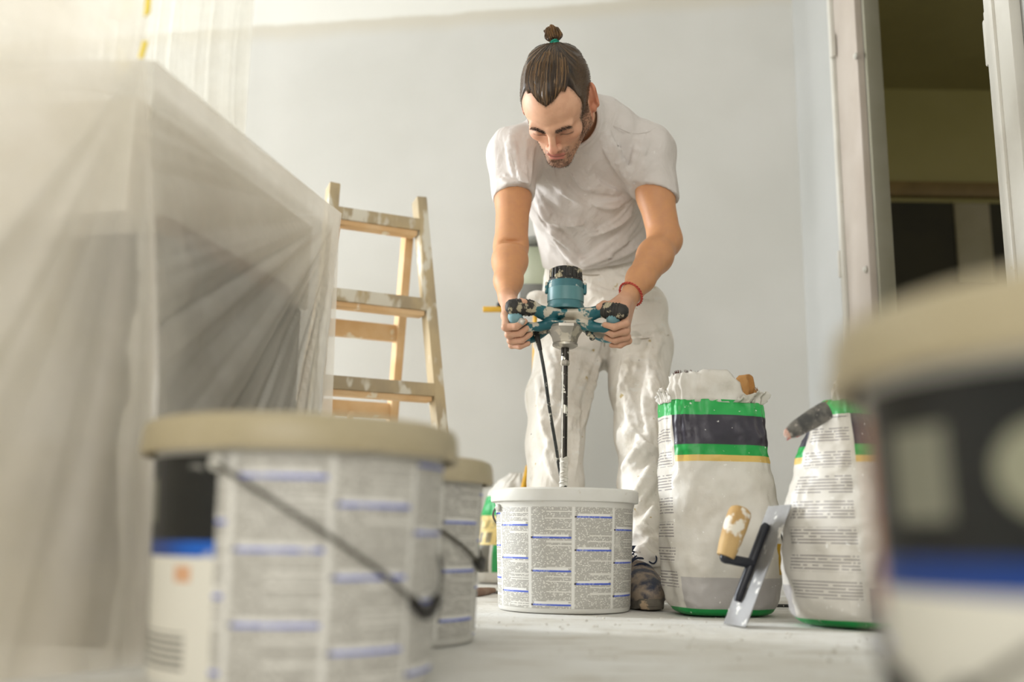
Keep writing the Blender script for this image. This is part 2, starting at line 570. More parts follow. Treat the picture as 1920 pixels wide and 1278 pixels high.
def label_material(name):
    """printed sleeve: u = angle in turns (0..1, 0.5 faces the front), v = height. text columns, blue bars, black and blue front panel"""
    t = NT(name)
    uvs = t.sep(t.uv())
    u, v = uvs[0], uvs[1]
    ncol = 10.0
    cu = t.mul(u, ncol)
    ci = t.math('FLOOR', cu)
    cf = t.math('FRACT', cu)
    # rows of tiny print
    rows = 92.0
    rv = t.mul(v, rows)
    ri = t.math('FLOOR', rv)
    rf = t.math('FRACT', rv)
    word = t.white(t.combine(t.math('FLOOR', t.mul(cf, 46.0)), ri, ci))
    rowr = t.white(t.combine(ri, ci, 7.0))
    text = t.mul(t.between(cf, 0.045, 0.965), t.between(rf, 0.22, 0.80))
    text = t.mul(text, t.math('GREATER_THAN', word, 0.17))
    # ragged last lines and blank lines
    text = t.mul(text, t.math('SUBTRACT', 1.0, t.mul(t.math('GREATER_THAN', rowr, 0.88), t.math('GREATER_THAN', cf, 0.40))))
    ink = t.mul(text, 0.78)
    col = t.mix(ink, '#dfdcd4', '#6d675c')
    # pale column gutters
    col = t.mix(t.math('SUBTRACT', 1.0, t.between(cf, 0.02, 0.985)), col, '#e6e4de')
    # blue bars, three to a column at shifting heights
    off = t.math('FRACT', t.mul(ci, 0.37))
    bf = t.math('FRACT', t.math('ADD', t.mul(v, 3.15), off))
    bar = t.mul(t.between(bf, 0.30, 0.352), t.between(cf, 0.03, 0.96))
    gap = t.mul(t.between(bf, 0.352, 0.42), t.between(cf, 0.10, 0.9))
    col = t.mix(gap, col, '#eceae5')
    barc = t.mix(t.mul(t.math('LESS_THAN', t.white(t.combine(t.math('FLOOR', t.mul(cf, 40.0)), ci, ri)), 0.5), t.math('LESS_THAN', cf, 0.5)), '#4a62c8', '#8593d6')
    barc = t.mix(t.between(cf, 0.03, 0.075), barc, '#2a2030')
    col = t.mix(bar, col, barc)
    # the front panel: black field, blue band beneath, big pale ring mark
    pan = t.between(u, 0.07, 0.385)
    white = t.mix(t.mul(t.between(v, 0.05, 0.22), t.between(t.math('FRACT', t.mul(v, 34.0)), 0.25, 0.7), t.between(u, 0.24, 0.35)), '#e6e2d6', '#4a463c')
    ob = t.mul(t.between(v, 0.44, 0.51), t.between(u, 0.33, 0.355))
    white = t.mix(t.mul(ob, 0.7), white, '#d98a3c')
    blue = t.mix(t.ramp(t.mul(u, 1.0), 0.36, 0.30), '#0f5ec0', '#0a3a86')
    diag = t.math('ADD', v, t.mul(t.math('SUBTRACT', u, 0.30), -1.1))
    p = t.mix(t.mul(t.math('GREATER_THAN', v, 0.55)), white, blue)
    p = t.mix(t.math('GREATER_THAN', v, 0.62), p, '#0d0f0d')
    du = t.mul(t.math('SUBTRACT', u, 0.197), 3.4)
    dv = t.math('SUBTRACT', v, 0.795)
    rr = t.math('SQRT', t.math('ADD', t.math('POWER', du, 2.0), t.math('POWER', dv, 2.0)))
    p = t.mix(t.math('LESS_THAN', rr, 0.095), p, '#96957f')
    p = t.mix(t.mul(t.between(u, 0.100, 0.143), t.between(v, 0.70, 0.90)), p, '#838272')
    p = t.mix(t.mul(t.between(u, 0.247, 0.278), t.between(v, 0.70, 0.90)), p, '#838272')
    col = t.mix(pan, col, p)
    col = t.mix(t.mul(t.between(u, 0.015, 0.066), t.between(v, 0.50, 0.96)), col, '#c98f72')
    co = t.coord('Object')
    col = t.mix(t.mul(t.ramp(t.noise(co, 26, 4), 0.64, 0.72), 0.5), col, '#e4e1d8')
    return t.done(col, 0.42, spec=0.4)


M_label = label_material('bucket_label_print')
BR, BH = 0.168, 0.262


def make_bucket(name, loc, rz, label, lid, drop, group, handle_rz=0.0):
    root = empty(name, loc, label, 'bucket', group, rz)
    k = 0.90
    rb, rt = BR * 0.872, BR * 0.932
    def rad(z):
        return rb + (rt - rb) * z / BH
    prof = [(0.0, 0.004), (rb - 0.012, 0.004), (rb - 0.010, 0.0), (rb - 0.003, 0.0), (rb, 0.004)]
    prof += [(rad(z), z) for z in np.linspace(0.01, BH - 0.045, 8)]
    if lid:
        prof += [(rad(BH), BH - 0.004), (rad(BH) - 0.004, BH - 0.004), (rad(BH) - 0.006, BH - 0.03)]
    else:
        prof += [(rad(BH) + 0.002, BH - 0.030), (BR - 0.001, BH - 0.028), (BR, BH - 0.024), (BR, BH - 0.004), (BR - 0.004, BH),
                 (rad(BH) - 0.002, BH), (rad(BH) - 0.004, BH - 0.01), (rad(0.2) - 0.004, 0.2), (rb - 0.004, 0.010), (0.0, 0.010)]
    MB().lathe(prof, 72).build('body', M_plastic, root, world_coords=False)
    # label sleeve
    n, z0, z1 = 72, 0.010, BH - 0.033
    V, uv = [], []
    zs = np.linspace(z0, z1, 4)
    for z in zs:
        for i in range(n + 1):
            a = -PI / 2 + (i / n - 0.5) * 2 * PI
            r = rad(z) + 0.0008
            V.append((r * math.cos(a), r * math.sin(a), z))
    Fc = grid_faces(n + 1, 4)
    u_ = np.array([(i / n, (z - z0) / (z1 - z0)) for z in zs for i in range(n + 1)])
    mesh_obj('label', V, Fc, M_label, root, True, None, False, u_[Fc.ravel()])
    if lid:
        lp = [(BR - 0.004, BH - 0.028), (BR + 0.003, BH - 0.029), (BR + 0.0045, BH - 0.024), (BR + 0.003, BH - 0.004), (BR, BH + 0.004),
              (BR - 0.007, BH + 0.0075), (BR - 0.014, BH + 0.005), (BR - 0.017, BH - 0.004), (BR - 0.03, BH - 0.006), (0.0, BH - 0.006)]
        lo = MB().lathe(lp, 72).build('lid', M_lid, root, world_coords=False)
        for i in range(8):
            a = 2 * PI * i / 8 + 0.2
            MB().box(((BR + 0.004) * math.cos(a), (BR + 0.004) * math.sin(a), BH - 0.024), (0.004, 0.022, 0.008), Matrix.Rotation(a, 3, 'Z'), 0.001).build('snap_tab', M_lid, lo, world_coords=False)
    # lugs and bail handle
    Rz = Matrix.Rotation(handle_rz, 3, 'Z')
    zl = BH - 0.042
    for s in (-1, 1):
        c = Rz @ Vector((s * (rad(zl) + 0.004), 0, zl))
        MB().lathe([(0.0, 0.0), (0.008, 0.0), (0.008, 0.004), (0.005, 0.006), (0.0, 0.009)], 18, c, Rz @ Matrix.Rotation(s * PI / 2, 3, 'Y')).build('handle_lug', M_plastic, root, world_coords=False)
    pts = []
    for i in range(49):
        a = PI * i / 48
        tri = 1 - abs(1 - 2 * a / PI)
        z = zl - drop * (tri if tri < 0.9 else 0.9 + 0.1 * math.sin((tri - 0.9) * 5 * PI) * 0.7)
        R0 = max(rad(z) + 0.006, rad(zl) + 0.010 * (1 - math.sin(a)))
        pts.append(Rz @ Vector((R0 * math.cos(a), -R0 * math.sin(a), z)))
    hb = MB().tube(pts, 0.0024, 8).build('bail_handle', M_wire, root, world_coords=False)
    MB().tube(pts[21:28], 0.0062, 10).build('grip', M_grip, hb, world_coords=False)
    return root


B_C = Vector((P(1058, 1000, 2.30).x, 2.30, 0))
bucket_c = make_bucket('plaster_bucket', B_C, math.radians(-68), 'open white bucket with printed label under the mixer', False, 0.085, 'plaster buckets', math.radians(68 + 200))
B_1 = Vector((P(562, 1000, 1.115).x, 1.115, 0))
make_bucket('plaster_bucket', B_1, math.radians(22), 'large blurred lidded bucket with black and blue label panel, in front at left', True, 0.150, 'plaster buckets', math.radians(71 - 22))
B_2 = Vector((P(716, 1000, 1.58).x, 1.58, 0))
make_bucket('plaster_bucket', B_2, math.radians(-68), 'lidded bucket half hidden behind the large blurred bucket', True, 0.115, 'plaster buckets', math.radians(84 + 68))
B_3 = Vector((0.346, 0.51, 0))
make_bucket('plaster_bucket', B_3, math.radians(58), 'very blurred lidded bucket at the right edge, black and blue panel showing', True, 0.15, 'plaster buckets', math.radians(-80 - 58))
V, nr, na_ = [(0, 0, 0.135)], 14, 48
for j in range(1, nr):
    r_ = 0.148 * j / (nr - 1)
    for i in range(na_):
        a_ = 2 * PI * i / na_
        V.append((r_ * math.cos(a_), r_ * math.sin(a_), 0.135 + 0.004 * math.sin(a_ * 2 + r_ * 90) * (1 - j / nr) + 0.003 * mnoise.noise(Vector((math.cos(a_) * r_ * 40, math.sin(a_) * r_ * 40, 0)))))
Fp = [(0, 1 + i, 1 + (i + 1) % na_) for i in range(na_)]
for j in range(nr - 2):
    for i in range(na_):
        Fp.append((1 + j * na_ + i, 1 + (j + 1) * na_ + i, 1 + (j + 1) * na_ + (i + 1) % na_, 1 + j * na_ + (i + 1) % na_))
mesh_obj('plaster_filling', V, Fp, mottled('wet_plaster', '#dedad2', '#d2cdc3', 14, 0.5), bucket_c, world_coords=False)

# ------------------------------------------------------------------ plaster sacks
M_paper_in = mottled('brown_kraft_paper', '#a8743c', '#b98a55', 14, 0.8, bump=0.2, bscale=40)
M_torn = mottled('torn_white_paper', '#e0dbd3', '#d2cbc0', 16, 0.75, bump=0.35, bscale=50)


def sack_material(name):
    """u = turns around the sack (0.5 = middle of the front), v = height up to the tear line"""
    t = NT(name)
    uvs = t.sep(t.uv())
    u, v0 = uvs[0], uvs[1]
    co = t.coord('Object')
    v = t.math('ADD', v0, t.mul(t.math('SUBTRACT', t.noise(co, 6, 2), 0.5), 0.012))
    front = t.between(u, 0.335, 0.70)
    back = t.math('LESS_THAN', u, 0.16)
    panel = t.math('MAXIMUM', front, back)
    side = t.math('SUBTRACT', 1.0, panel)
    col = t.mix(t.ramp(t.noise(co, 9, 4), 0.35, 0.7), '#d9d4cb', '#cbc4b8')
    # small print in blocks on the gusset
    rv = t.mul(v0, 74.0)
    blk = t.math('FRACT', t.mul(v0, 9.0))
    gu = t.math('FRACT', t.mul(t.math('SUBTRACT', u, 0.16), 1 / 0.1751))
    ln = t.mul(t.between(t.math('FRACT', rv), 0.30, 0.66), t.between(blk, 0.14, 0.82), t.between(gu, 0.08, 0.90))
    word = t.white(t.combine(t.math('FLOOR', t.mul(u, 190.0)), t.math('FLOOR', rv), 0.0))
    ln = t.mul(ln, t.math('GREATER_THAN', word, 0.10), t.between(v0, 0.10, 0.92), side)
    col = t.mix(t.mul(ln, 0.8), col, '#6d6468')
    # printed bands of the front and back panels
    col = t.mix(t.mul(panel, t.math('LESS_THAN', v, 0.175)), col, '#b3aeab')
    col = t.mix(t.mul(t.between(u, 0.625, 0.70), t.between(v, 0.19, 0.33)), col, '#c39a22')
    col = t.mix(t.mul(t.between(u, 0.658, 0.678), t.between(v, 0.20, 0.38)), col, '#20222a')
    col = t.mix(t.mul(panel, t.between(v, 0.705, 0.745)), col, '#d8b565')
    col = t.mix(t.mul(panel, t.between(v, 0.735, 0.785)), col, '#1f9a45')
    col = t.mix(t.mul(panel, t.between(v, 0.785, 0.925)), col, '#39353f')
    red = t.mul(t.math('GREATER_THAN', t.noise(co, 55, 2), 0.5), t.between(u, 0.695, 0.706), t.between(v, 0.7, 0.9))
    col = t.mix(red, col, '#b8504a')
    col = t.mix(t.math('GREATER_THAN', v, 0.925), col, '#2aa650')
    col = t.mix(t.math('LESS_THAN', v, 0.035), col, '#179447')
    # dust spatters
    col = t.mix(t.mul(t.ramp(t.noise(co, 95, 2), 0.70, 0.74), 0.9), col, '#f0eee9')
    t.bump(t.noise(co, 38, 5, 0.6), 0.25, 0.006)
    return t.done(col, 0.40, spec=0.45)


M_sack = sack_material('printed_plaster_sack')


def crumple(p, amp, s=9.0):
    """ridged noise: sharp paper creases"""
    v = Vector(p)
    n = 0.0
    a = 1.0
    f = s
    for _ in range(3):
        n += a * (1 - 2.2 * abs(mnoise.noise(v * f)))
        a *= 0.58
        f *= 2.1
    return amp * n


def make_sack(name, base, rz, rings, label, n=120, m=90, amp=0.006, creases=(), sub=None):
    """rings: (z, half width, half depth, dx, dy, exponent) from bottom to the tear line"""
    root = empty(name, base, label, 'sack', 'plaster sacks', rz)
    R = spline(rings, 14)
    zs = np.array([r[0] for r in R])
    H = zs[-1]
    V, U = [], []
    for j, r in enumerate(R):
        z, a, b, dx, dy, ex = r
        for i in range(n + 1):
            th = -PI / 2 + (i / n - 0.5) * 2 * PI
            c, s = math.cos(th), math.sin(th)
            x = a * math.copysign(abs(c) ** ex, c) + dx
            y = b * math.copysign(abs(s) ** ex, s) + dy
            q = (x + base.x * 3, y, z * 0.8 if i < n else z * 0.8)
            if i in (0, n):
                thp = -PI / 2 - PI
                q = (x + base.x * 3, y, z * 0.8)
            d = crumple(q, amp, 11.0) - 0.6 * amp
            # vertical gathers toward the top
            d += 0.0025 * max(0.0, z / H - 0.62) * math.sin(th * 23 + 3 * mnoise.noise(Vector((x * 20, y * 20, z * 6)))) * 2.2
            edge = min(1.0, z / 0.02)
            nrm = Vector((c / max(a, 0.01), s / max(b, 0.01), 0)).normalized()
            V.append(Vector((x, y, max(z, 0.0015))) + nrm * d * edge)
            U.append((i / n, z / H))
    for creases_i in creases:
        pass
    Fc = grid_faces(n + 1, len(R))
    U = np.array(U)
    o = mesh_obj('sack_body', V, Fc, M_sack, root, True, None, False, U[Fc.ravel()])
    # bottom
    bm_f = [tuple(range(n))[::-1]]
    mesh_obj('sack_bottom', V[:n], bm_f, M_sack, root, False, None, False)
    sol = o.modifiers.new('paper', 'SOLIDIFY'); sol.thickness = 0.0012; sol.offset = -1
    return root, V[-(n + 1):], R


def torn_flap(root, name, mat, ring, i0, i1, heights, lean, ragged=0.010, seed=0, thick=0.0012, inset=0.0):
    """a strip of paper standing up from part of the tear line, with a ragged upper edge"""
    n = 28
    m = 9
    pts = [ring[int(round(i0 + (i1 - i0) * k / n)) % (len(ring) - 1)] for k in range(n + 1)]
    c = sum((Vector(p) for p in ring), Vector()) / len(ring)
    V = []
    for j in range(m):
        for k, p in enumerate(pts):
            s = k / n
            h = float(np.interp(s, np.linspace(0, 1, len(heights)), heights)) + ragged * mnoise.noise(Vector((s * 14 + seed, seed, 0))) + ragged * 0.5 * mnoise.noise(Vector((s * 45, seed, 3)))
            t_ = j / (m - 1)
            out = (Vector(p) - c); out.z = 0
            q = Vector(p) - out * inset + Vector((0, 0, h * t_ - 0.006 * (1 - t_))) + out.normalized() * (lean * t_ * t_ + 0.002 * (1 - t_))
            q += out.normalized() * crumple((q.x * 1.3 + seed, q.y * 1.3, q.z), 0.0075, 15) * min(1, t_ * 2)
            V.append(q)
    o = mesh_obj(name, V, grid_faces(n + 1, m), mat, root, True, None, False)
    sol = o.modifiers.new('paper', 'SOLIDIFY'); sol.thickness = thick
    return o


S1 = Vector((P(1352, 1000, 2.215).x, 2.215, 0))
s1, ring1, _ = make_sack('plaster_sack', S1, math.radians(7),
    [(0.0, 0.086, 0.070, -0.002, 0, 0.62), (0.012, 0.104, 0.085, -0.002, 0, 0.62), (0.05, 0.116, 0.096, -0.003, 0, 0.64), (0.14, 0.122, 0.100, -0.004, 0, 0.66), (0.25, 0.120, 0.094, -0.007, 0, 0.66),
     (0.33, 0.116, 0.086, -0.012, 0, 0.64), (0.40, 0.111, 0.080, -0.018, 0, 0.62), (0.455, 0.109, 0.074, -0.020, 0, 0.60)],
    'upright open plaster sack with torn white paper top, behind the trowel')
torn_flap(s1, 'torn_paper', M_torn, ring1, 38, 66, [0.052, 0.056, 0.058, 0.060, 0.068, 0.03], -0.006, 0.008, 1.0, inset=0.03)
torn_flap(s1, 'torn_paper', M_torn, ring1, 62, 84, [0.004, 0.014, 0.020, 0.018, 0.022, 0.014], 0.012, 0.010, 4.0)
torn_flap(s1, 'torn_paper', M_torn, ring1, 30, 40, [0.012, 0.026, 0.020, 0.008], 0.008, 0.008, 7.0)
torn_flap(s1, 'kraft_lining', M_paper_in, ring1, 60, 96, [0.02, 0.058, 0.060, 0.03, 0.02, 0.024], -0.004, 0.006, 2.5, inset=0.14)
torn_flap(s1, 'kraft_lining', M_paper_in, ring1, 70, 80, [0.012, 0.030, 0.024, 0.034, 0.012], 0.0, 0.006, 9.5, inset=0.10)

S2 = Vector((P(1586, 1000, 1.94).x + 0.026, 1.955, 0))
s2, ring2, _ = make_sack('plaster_sack', S2, math.radians(45),
    [(0.0, 0.095, 0.085, 0.012, 0, 0.62), (0.012, 0.118, 0.104, 0.010, 0, 0.64), (0.06, 0.134, 0.118, 0.006, 0, 0.68), (0.14, 0.134, 0.120, 0.0, 0, 0.70), (0.22, 0.122, 0.108, -0.010, 0, 0.70),
     (0.30, 0.098, 0.088, -0.012, 0.0, 0.70), (0.36, 0.072, 0.066, -0.016, 0.0, 0.68), (0.405, 0.048, 0.046, -0.020, 0.0, 0.7), (0.428, 0.034, 0.034, -0.022, 0.0, 0.75)],
    'plaster sack pinched shut at the top, beside the blurred bucket', amp=0.007)
torn_flap(s2, 'torn_paper', M_torn, ring2, 28, 50, [0.012, 0.05, 0.036, 0.012, 0.004], 0.002, 0.006, 3.0)
torn_flap(s2, 'torn_paper', M_torn, ring2, 55, 84, [0.006, 0.026, 0.018, 0.030, 0.008], 0.006, 0.006, 6.0)
# loose folded corner of the sack sticking out toward the other sack
M_fold = mottled('folded_print', '#4c4b49', '#77736c', 40, 0.4, c3='#a29a90', s3=70, t3=(0.58, 0.64))
a, b = P(1475, 814, 1.86), P(1552, 768, 1.89)
Rm = Matrix.Rotation(-math.radians(32), 3, 'Z')
fold = MB()
pts = [a.lerp(b, k / 8) for k in range(9)]
fold.tube(pts, [0.0085, 0.0135, 0.016, 0.017, 0.018, 0.019, 0.019, 0.019, 0.018], 14, ell=0.5, up=(0, 0, 1))
fo = fold.build('folded_corner', M_fold, s2)
MB().tube([a + (a - b).normalized() * 0.005, a, a + (b - a).normalized() * 0.010], [0.004, 0.0095, 0.0105], 12, ell=0.5, up=(0, 0, 1)).build('fold_tip', mottled('fold_tip_print', '#c98a72', '#e6dcd2', 60, 0.5), fo)
MB().tube([p + Vector((0, -0.001, 0.0165 - 0.006 * (k < 2))) for k, p in enumerate(pts)], 0.0012, 6).tube([p - Vector((0, 0.001, 0.0165 - 0.006 * (k < 2))) for k, p in enumerate(pts)], 0.0012, 6).build('red_piping', mottled('red_print', '#b4504c', '#a84a46', 20, 0.5), fo)

# third sack behind the open bucket: slumped, green and yellow print
t = NT('printed_yellow_sack')
uvs = t.sep(t.uv()); v = uvs[1]; u = uvs[0]; co = t.coord('Object')
col = t.mix(t.noise(co, 9, 3), '#dedad2', '#cfcac0')
col = t.mix(t.between(v, 0.34, 0.62), col, '#d6bf7c')
col = t.mix(t.between(v, 0.60, 0.78), col, '#2c9c54')
blk = t.mul(t.between(v, 0.36, 0.45), t.between(t.math('FRACT', t.mul(u, 22.0)), 0.2, 0.75))
col = t.mix(t.mul(blk, 0.8), col, '#5d594d')
blk = t.mul(t.between(v, 0.485, 0.56), t.math('GREATER_THAN', t.noise(t.coord('UV', (60, 14, 1)), 1.0, 2), 0.5))
col = t.mix(t.mul(blk, 0.6), col, '#8d8563')
col = t.mix(t.mul(t.between(v, 0.1, 0.34), t.math('GREATER_THAN', t.math('FRACT', t.mul(u, 9.0)), 0.4)), col, '#6d6a60')
col = t.mix(t.mul(t.between(v, 0.1, 0.34), t.between(t.math('FRACT', t.mul(u, 9.0)), 0.1, 0.4)), col, '#33a05a')
t.bump(t.noise(co, 40, 4), 0.25, 0.006)
M_sack3 = t.done(col, 0.45)
M_keep = M_sack
M_sack = M_sack3
S3 = Vector((P(962, 1000, 3.60).x, 3.60, 0))
s3, ring3, _ = make_sack('plaster_sack', S3, math.radians(-6),
    [(0.0, 0.125, 0.09, 0, 0, 0.7), (0.015, 0.145, 0.10, 0, 0, 0.7), (0.08, 0.154, 0.115, 0, 0, 0.72), (0.18, 0.142, 0.10, 0.005, 0, 0.75), (0.27, 0.118, 0.08, 0.012, 0, 0.8), (0.34, 0.085, 0.05, 0.02, 0, 0.9), (0.385, 0.03, 0.02, 0.025, 0, 1.0)],
    'slumped sack with green and yellow print behind the open bucket')
M_sack = M_keep

# ------------------------------------------------------------------ plastering trowel leaning on the sack
M_steel = mottled('worn_steel', '#9b9a9a', '#83817f', 9, 0.5, 0.6, c3='#d8d5cf', s3=30, t3=(0.58, 0.66))
M_blackpl = mottled('black_plastic', '#23242a', '#2c2d33', 20, 0.35, c3='#cfcac0', s3=55, t3=(0.72, 0.75))
M_woodh = mottled('plastered_beech', '#c9a873', '#b8935c', 12, 0.6, bump=0.2, c3='#e4ddce', s3=24, t3=(0.55, 0.62))
A = PF(1357, 1169, 0.001)
Bp = P(1441, 949, A.y + 0.03)
L = (Bp - A).length
ax = (Bp - A).normalized()
wdir = Vector((0.26, -0.96, 0)); wdir = (wdir - ax * wdir.dot(ax)).normalized()
nrm = ax.cross(wdir).normalized()
if nrm.x > 0:
    nrm = -nrm
tr = empty('plastering_trowel', (A.x, A.y, 0), 'steel plastering trowel with wooden handle leaning on the open sack', 'trowel')
Rt = Matrix((wdir, ax, nrm)).transposed()
W = 0.085
MB().box(A + ax * (L / 2) + wdir * (W / 2), (W, L, 0.0016), Rt).build('blade', M_steel, tr, smooth=False)
c0 = A + wdir * (W * 0.36)
MB().tube([c0 + ax * (0.18 * L) + nrm * 0.006, c0 + ax * (0.22 * L) + nrm * 0.007, c0 + ax * (0.80 * L) + nrm * 0.007, c0 + ax * (0.83 * L) + nrm * 0.006], [0.006, 0.0085, 0.0085, 0.006], 12).build('spine', M_blackpl, tr)
pj = c0 + ax * (0.50 * L)
pk = P(1359, 1046, pj.y + nrm.y * 0.06)
hd = (P(1391, 950, pk.y + 0.012) - pk)
MB().tube(spline([pj + nrm * 0.004, pj.lerp(pk, 0.35), pj.lerp(pk, 0.8), pk, pk + hd * 0.07], 5), 0.0095, 14).build('tang', M_blackpl, tr)
ho = MB().tube(spline([pk + hd * 0.03, pk + hd * 0.25, pk + hd * 0.6, pk + hd * 0.86, pk + hd * 0.97, pk + hd * 1.0], 5),
               [float(np.interp(k / 25, [0, 0.2, 0.4, 0.6, 0.72, 0.8, 0.9, 1.0], [0.0165, 0.0200, 0.0225, 0.0222, 0.0195, 0.0150, 0.0105, 0.0015])) for k in range(26)], 18).build('handle', M_woodh, tr)

# ------------------------------------------------------------------ wooden step ladder
M_oldwood = mottled('paint_splashed_wood', '#a3947a', '#b8a582', 9, 0.75, bump=0.3, bscale=40, c3='#d3cdbd', s3=13, t3=(0.54, 0.62), stretch=(1, 1, 0.5))
M_rawwood = mottled('orange_raw_wood', '#d3ac7c', '#dcbb90', 9, 0.7, bump=0.15, c3='#e3d6bd', s3=16, t3=(0.62, 0.68))
ld = empty('step_ladder', (0, 0, 0), 'paint-splashed wooden step ladder standing by the back wall', 'ladder')
YL_l, YL_r = 3.02, 3.14                   # left side stands nearer
rt_top, rt_bot = P(786, 375, YL_r), P(824, 800, YL_r - 0.09)
def to_floor(a, b):
    d = b - a
    return a + d * (-a.z / d.z)
rr1 = to_floor(rt_top, rt_bot)
lt_top = P(624, 358, YL_l)
sx = (rr1 - rt_top)
wd = (rt_top - lt_top); wd.z = 0; wdn = wd.normalized()
fw = Vector((wdn.y, -wdn.x, 0))              # towards the camera
lt_top.z = rt_top.z
drop = rt_top.z
lean = fw.dot(sx)
spread = wdn.dot(sx)
rr1 = rt_top + fw * lean + wdn * spread - Vector((0, 0, drop))
rl1 = lt_top + fw * lean - wdn * spread - Vector((0, 0, drop))
ld.location = ((rr1.x + rl1.x) / 2, (rr1.y + rl1.y) / 2, 0)
RUNGS = [P(712, y, (YL_l + YL_r) / 2).z for y in (416, 571, 733)]
dz = (RUNGS[0] - RUNGS[2]) / 2
RUNGS += [RUNGS[2] - dz]
for a, b in ((rt_top, rr1), (lt_top, rl1)):
    MB().bar(b, a, 0.034, 0.058, up=fw, bevel=0.003).build('rail', M_oldwood, ld)
for z in RUNGS:
    s = (rt_top.z - z) / drop
    a, b = lt_top.lerp(rl1, s), rt_top.lerp(rr1, s)
    if z < 0.15:
        continue
    MB().bar(a + wdn * 0.012, b - wdn * 0.012, 0.056, 0.040, up=(0, 0, 1), bevel=0.003).build('tread', M_oldwood, ld)
    MB().bar(a + wdn * 0.02 - Vector((0, 0, 0.028)) - fw * 0.004, b - wdn * 0.02 - Vector((0, 0, 0.028)) - fw * 0.004, 0.05, 0.016, up=(0, 0, 1), bevel=0.002).build('tread_batten', M_rawwood, ld)
# rear frame
bt_r, bt_l = rt_top.lerp(rr1, 0.07) - fw * 0.045 - wdn * 0.030, lt_top.lerp(rl1, 0.07) - fw * 0.045 + wdn * 0.030
rk = 0.40
br, bl = bt_r - fw * rk + wdn * 0.07, bt_l - fw * rk - wdn * 0.07
br.z = bl.z = 0
for a, b in ((bt_r, br), (bt_l, bl)):
    MB().bar(b, a, 0.028, 0.050, up=fw, bevel=0.003).build('rear_leg', M_rawwood, ld)
for z in (RUNGS[1] - 0.055, RUNGS[2] - 0.03):
    s = (bt_r.z - z) / bt_r.z
    MB().bar(bt_l.lerp(bl, s), bt_r.lerp(br, s), 0.026, 0.055, up=(0, 0, 1), bevel=0.002).build('rear_brace', M_rawwood, ld)
zc = RUNGS[2] - 0.04
for s0, s1_ in ((0.30, 0.36), (0.52, 0.47)):
    a = bt_l.lerp(bl, 0.45).lerp(bt_r.lerp(br, 0.45), s0); a.z = zc
    MB().bar(a, a + wdn * ((s1_ - s0) * 0.6) + Vector((0, 0, -0.30)) - fw * 0.02, 0.016, 0.022, up=fw, bevel=0.002).build('stay', M_rawwood, ld)

# ------------------------------------------------------------------ table under plastic film
M_tabletop = mottled('pale_table_board', '#f0eade', '#e6dfd1', 4, 0.6)
M_tabledge = mottled('brown_board_edge', '#7d5c40', '#6d5038', 12, 0.7)
M_tabledark = mottled('dark_cabinet_side', '#46453a', '#3d3c33', 5, 0.7)
T = P(282, 112, 1.27)
C = P(630, 402, 1.92)
ZT = 0.5 * (T.z + C.z)
T2, C2 = Vector((T.x, T.y, 0)), Vector((C.x, C.y, 0))
ed = (C2 - T2).normalized()                    # along the side that recedes
el = Vector((-ed.y, ed.x, 0))                  # to the left, under the film
cabL, cabW = (C2 - T2).length, 1.35  # width under the film extended to block window light from the front sheet
cab = empty('cabinet', (T2.x, T2.y, 0), 'dark low cabinet with pale top board hidden under plastic film', 'cabinet')
def cabpt(s, w, z):
    p = T2 + ed * s + el * w
    return Vector((p.x, p.y, z))
def cabbox(name, s0, s1_, w0, w1, z0, z1, mat):
    Rb = Matrix((ed, el, Vector((0, 0, 1)))).transposed()
    return MB().box(cabpt((s0 + s1_) / 2, (w0 + w1) / 2, (z0 + z1) / 2), (s1_ - s0, w1 - w0, z1 - z0), Rb, 0.002).build(name, mat, cab)
zb0, zb1 = P(360, 440, 1.42).z, P(560, 560, 1.80).z
zb = 0.5 * (zb0 + zb1)
cabbox('top_board', 0.03, cabL - 0.03, 0.036, cabW, zb, ZT - 0.035, M_tabletop)
cabbox('board_edge', 0.10, cabL - 0.14, 0.022, 0.0355, zb - 0.006, zb + 0.018, M_tabledge)
cabbox('side_panel', 0.12, cabL - 0.04, 0.045, cabW - 0.02, 0.0, zb - 0.004, M_tabledark)


def film_material(name, trans, c1, c2, edge=False):
    t = NT(name)
    co = t.coord('Object')
    nf = t.ramp(t.noise(co, 5, 4), 0.3, 0.7)
    col = t.mix(nf, c1, c2)
    tr_ = t.n.new('ShaderNodeBsdfTransparent')
    tl = t.n.new('ShaderNodeBsdfTranslucent'); t.put(tl.inputs[0], col)
    df = t.n.new('ShaderNodeBsdfDiffuse'); t.put(df.inputs[0], col)
    gl_ = t.n.new('ShaderNodeBsdfGlossy'); gl_.inputs['Roughness'].default_value = 0.28
    m1 = t.n.new('ShaderNodeMixShader'); m1.inputs[0].default_value = 0.42
    t.t.links.new(df.outputs[0], m1.inputs[1]); t.t.links.new(tl.outputs[0], m1.inputs[2])
    m2 = t.n.new('ShaderNodeMixShader')
    fac = t.math('MULTIPLY_ADD', t.noise(co, 14, 4), 0.16, trans - 0.08)
    if edge:
        fac = t.math('ADD', fac, t.mul(t.ramp(t.sep(t.uv())[0], 0.72, 1.0), 0.45))
    t.put(m2.inputs[0], fac)
    t.t.links.new(m1.outputs[0], m2.inputs[1]); t.t.links.new(tr_.outputs[0], m2.inputs[2])
    m3 = t.n.new('ShaderNodeMixShader'); m3.inputs[0].default_value = 0.07
    t.t.links.new(m2.outputs[0], m3.inputs[1]); t.t.links.new(gl_.outputs[0], m3.inputs[2])
    t.t.links.new(m3.outputs[0], t.out.inputs[0])
    return t.m


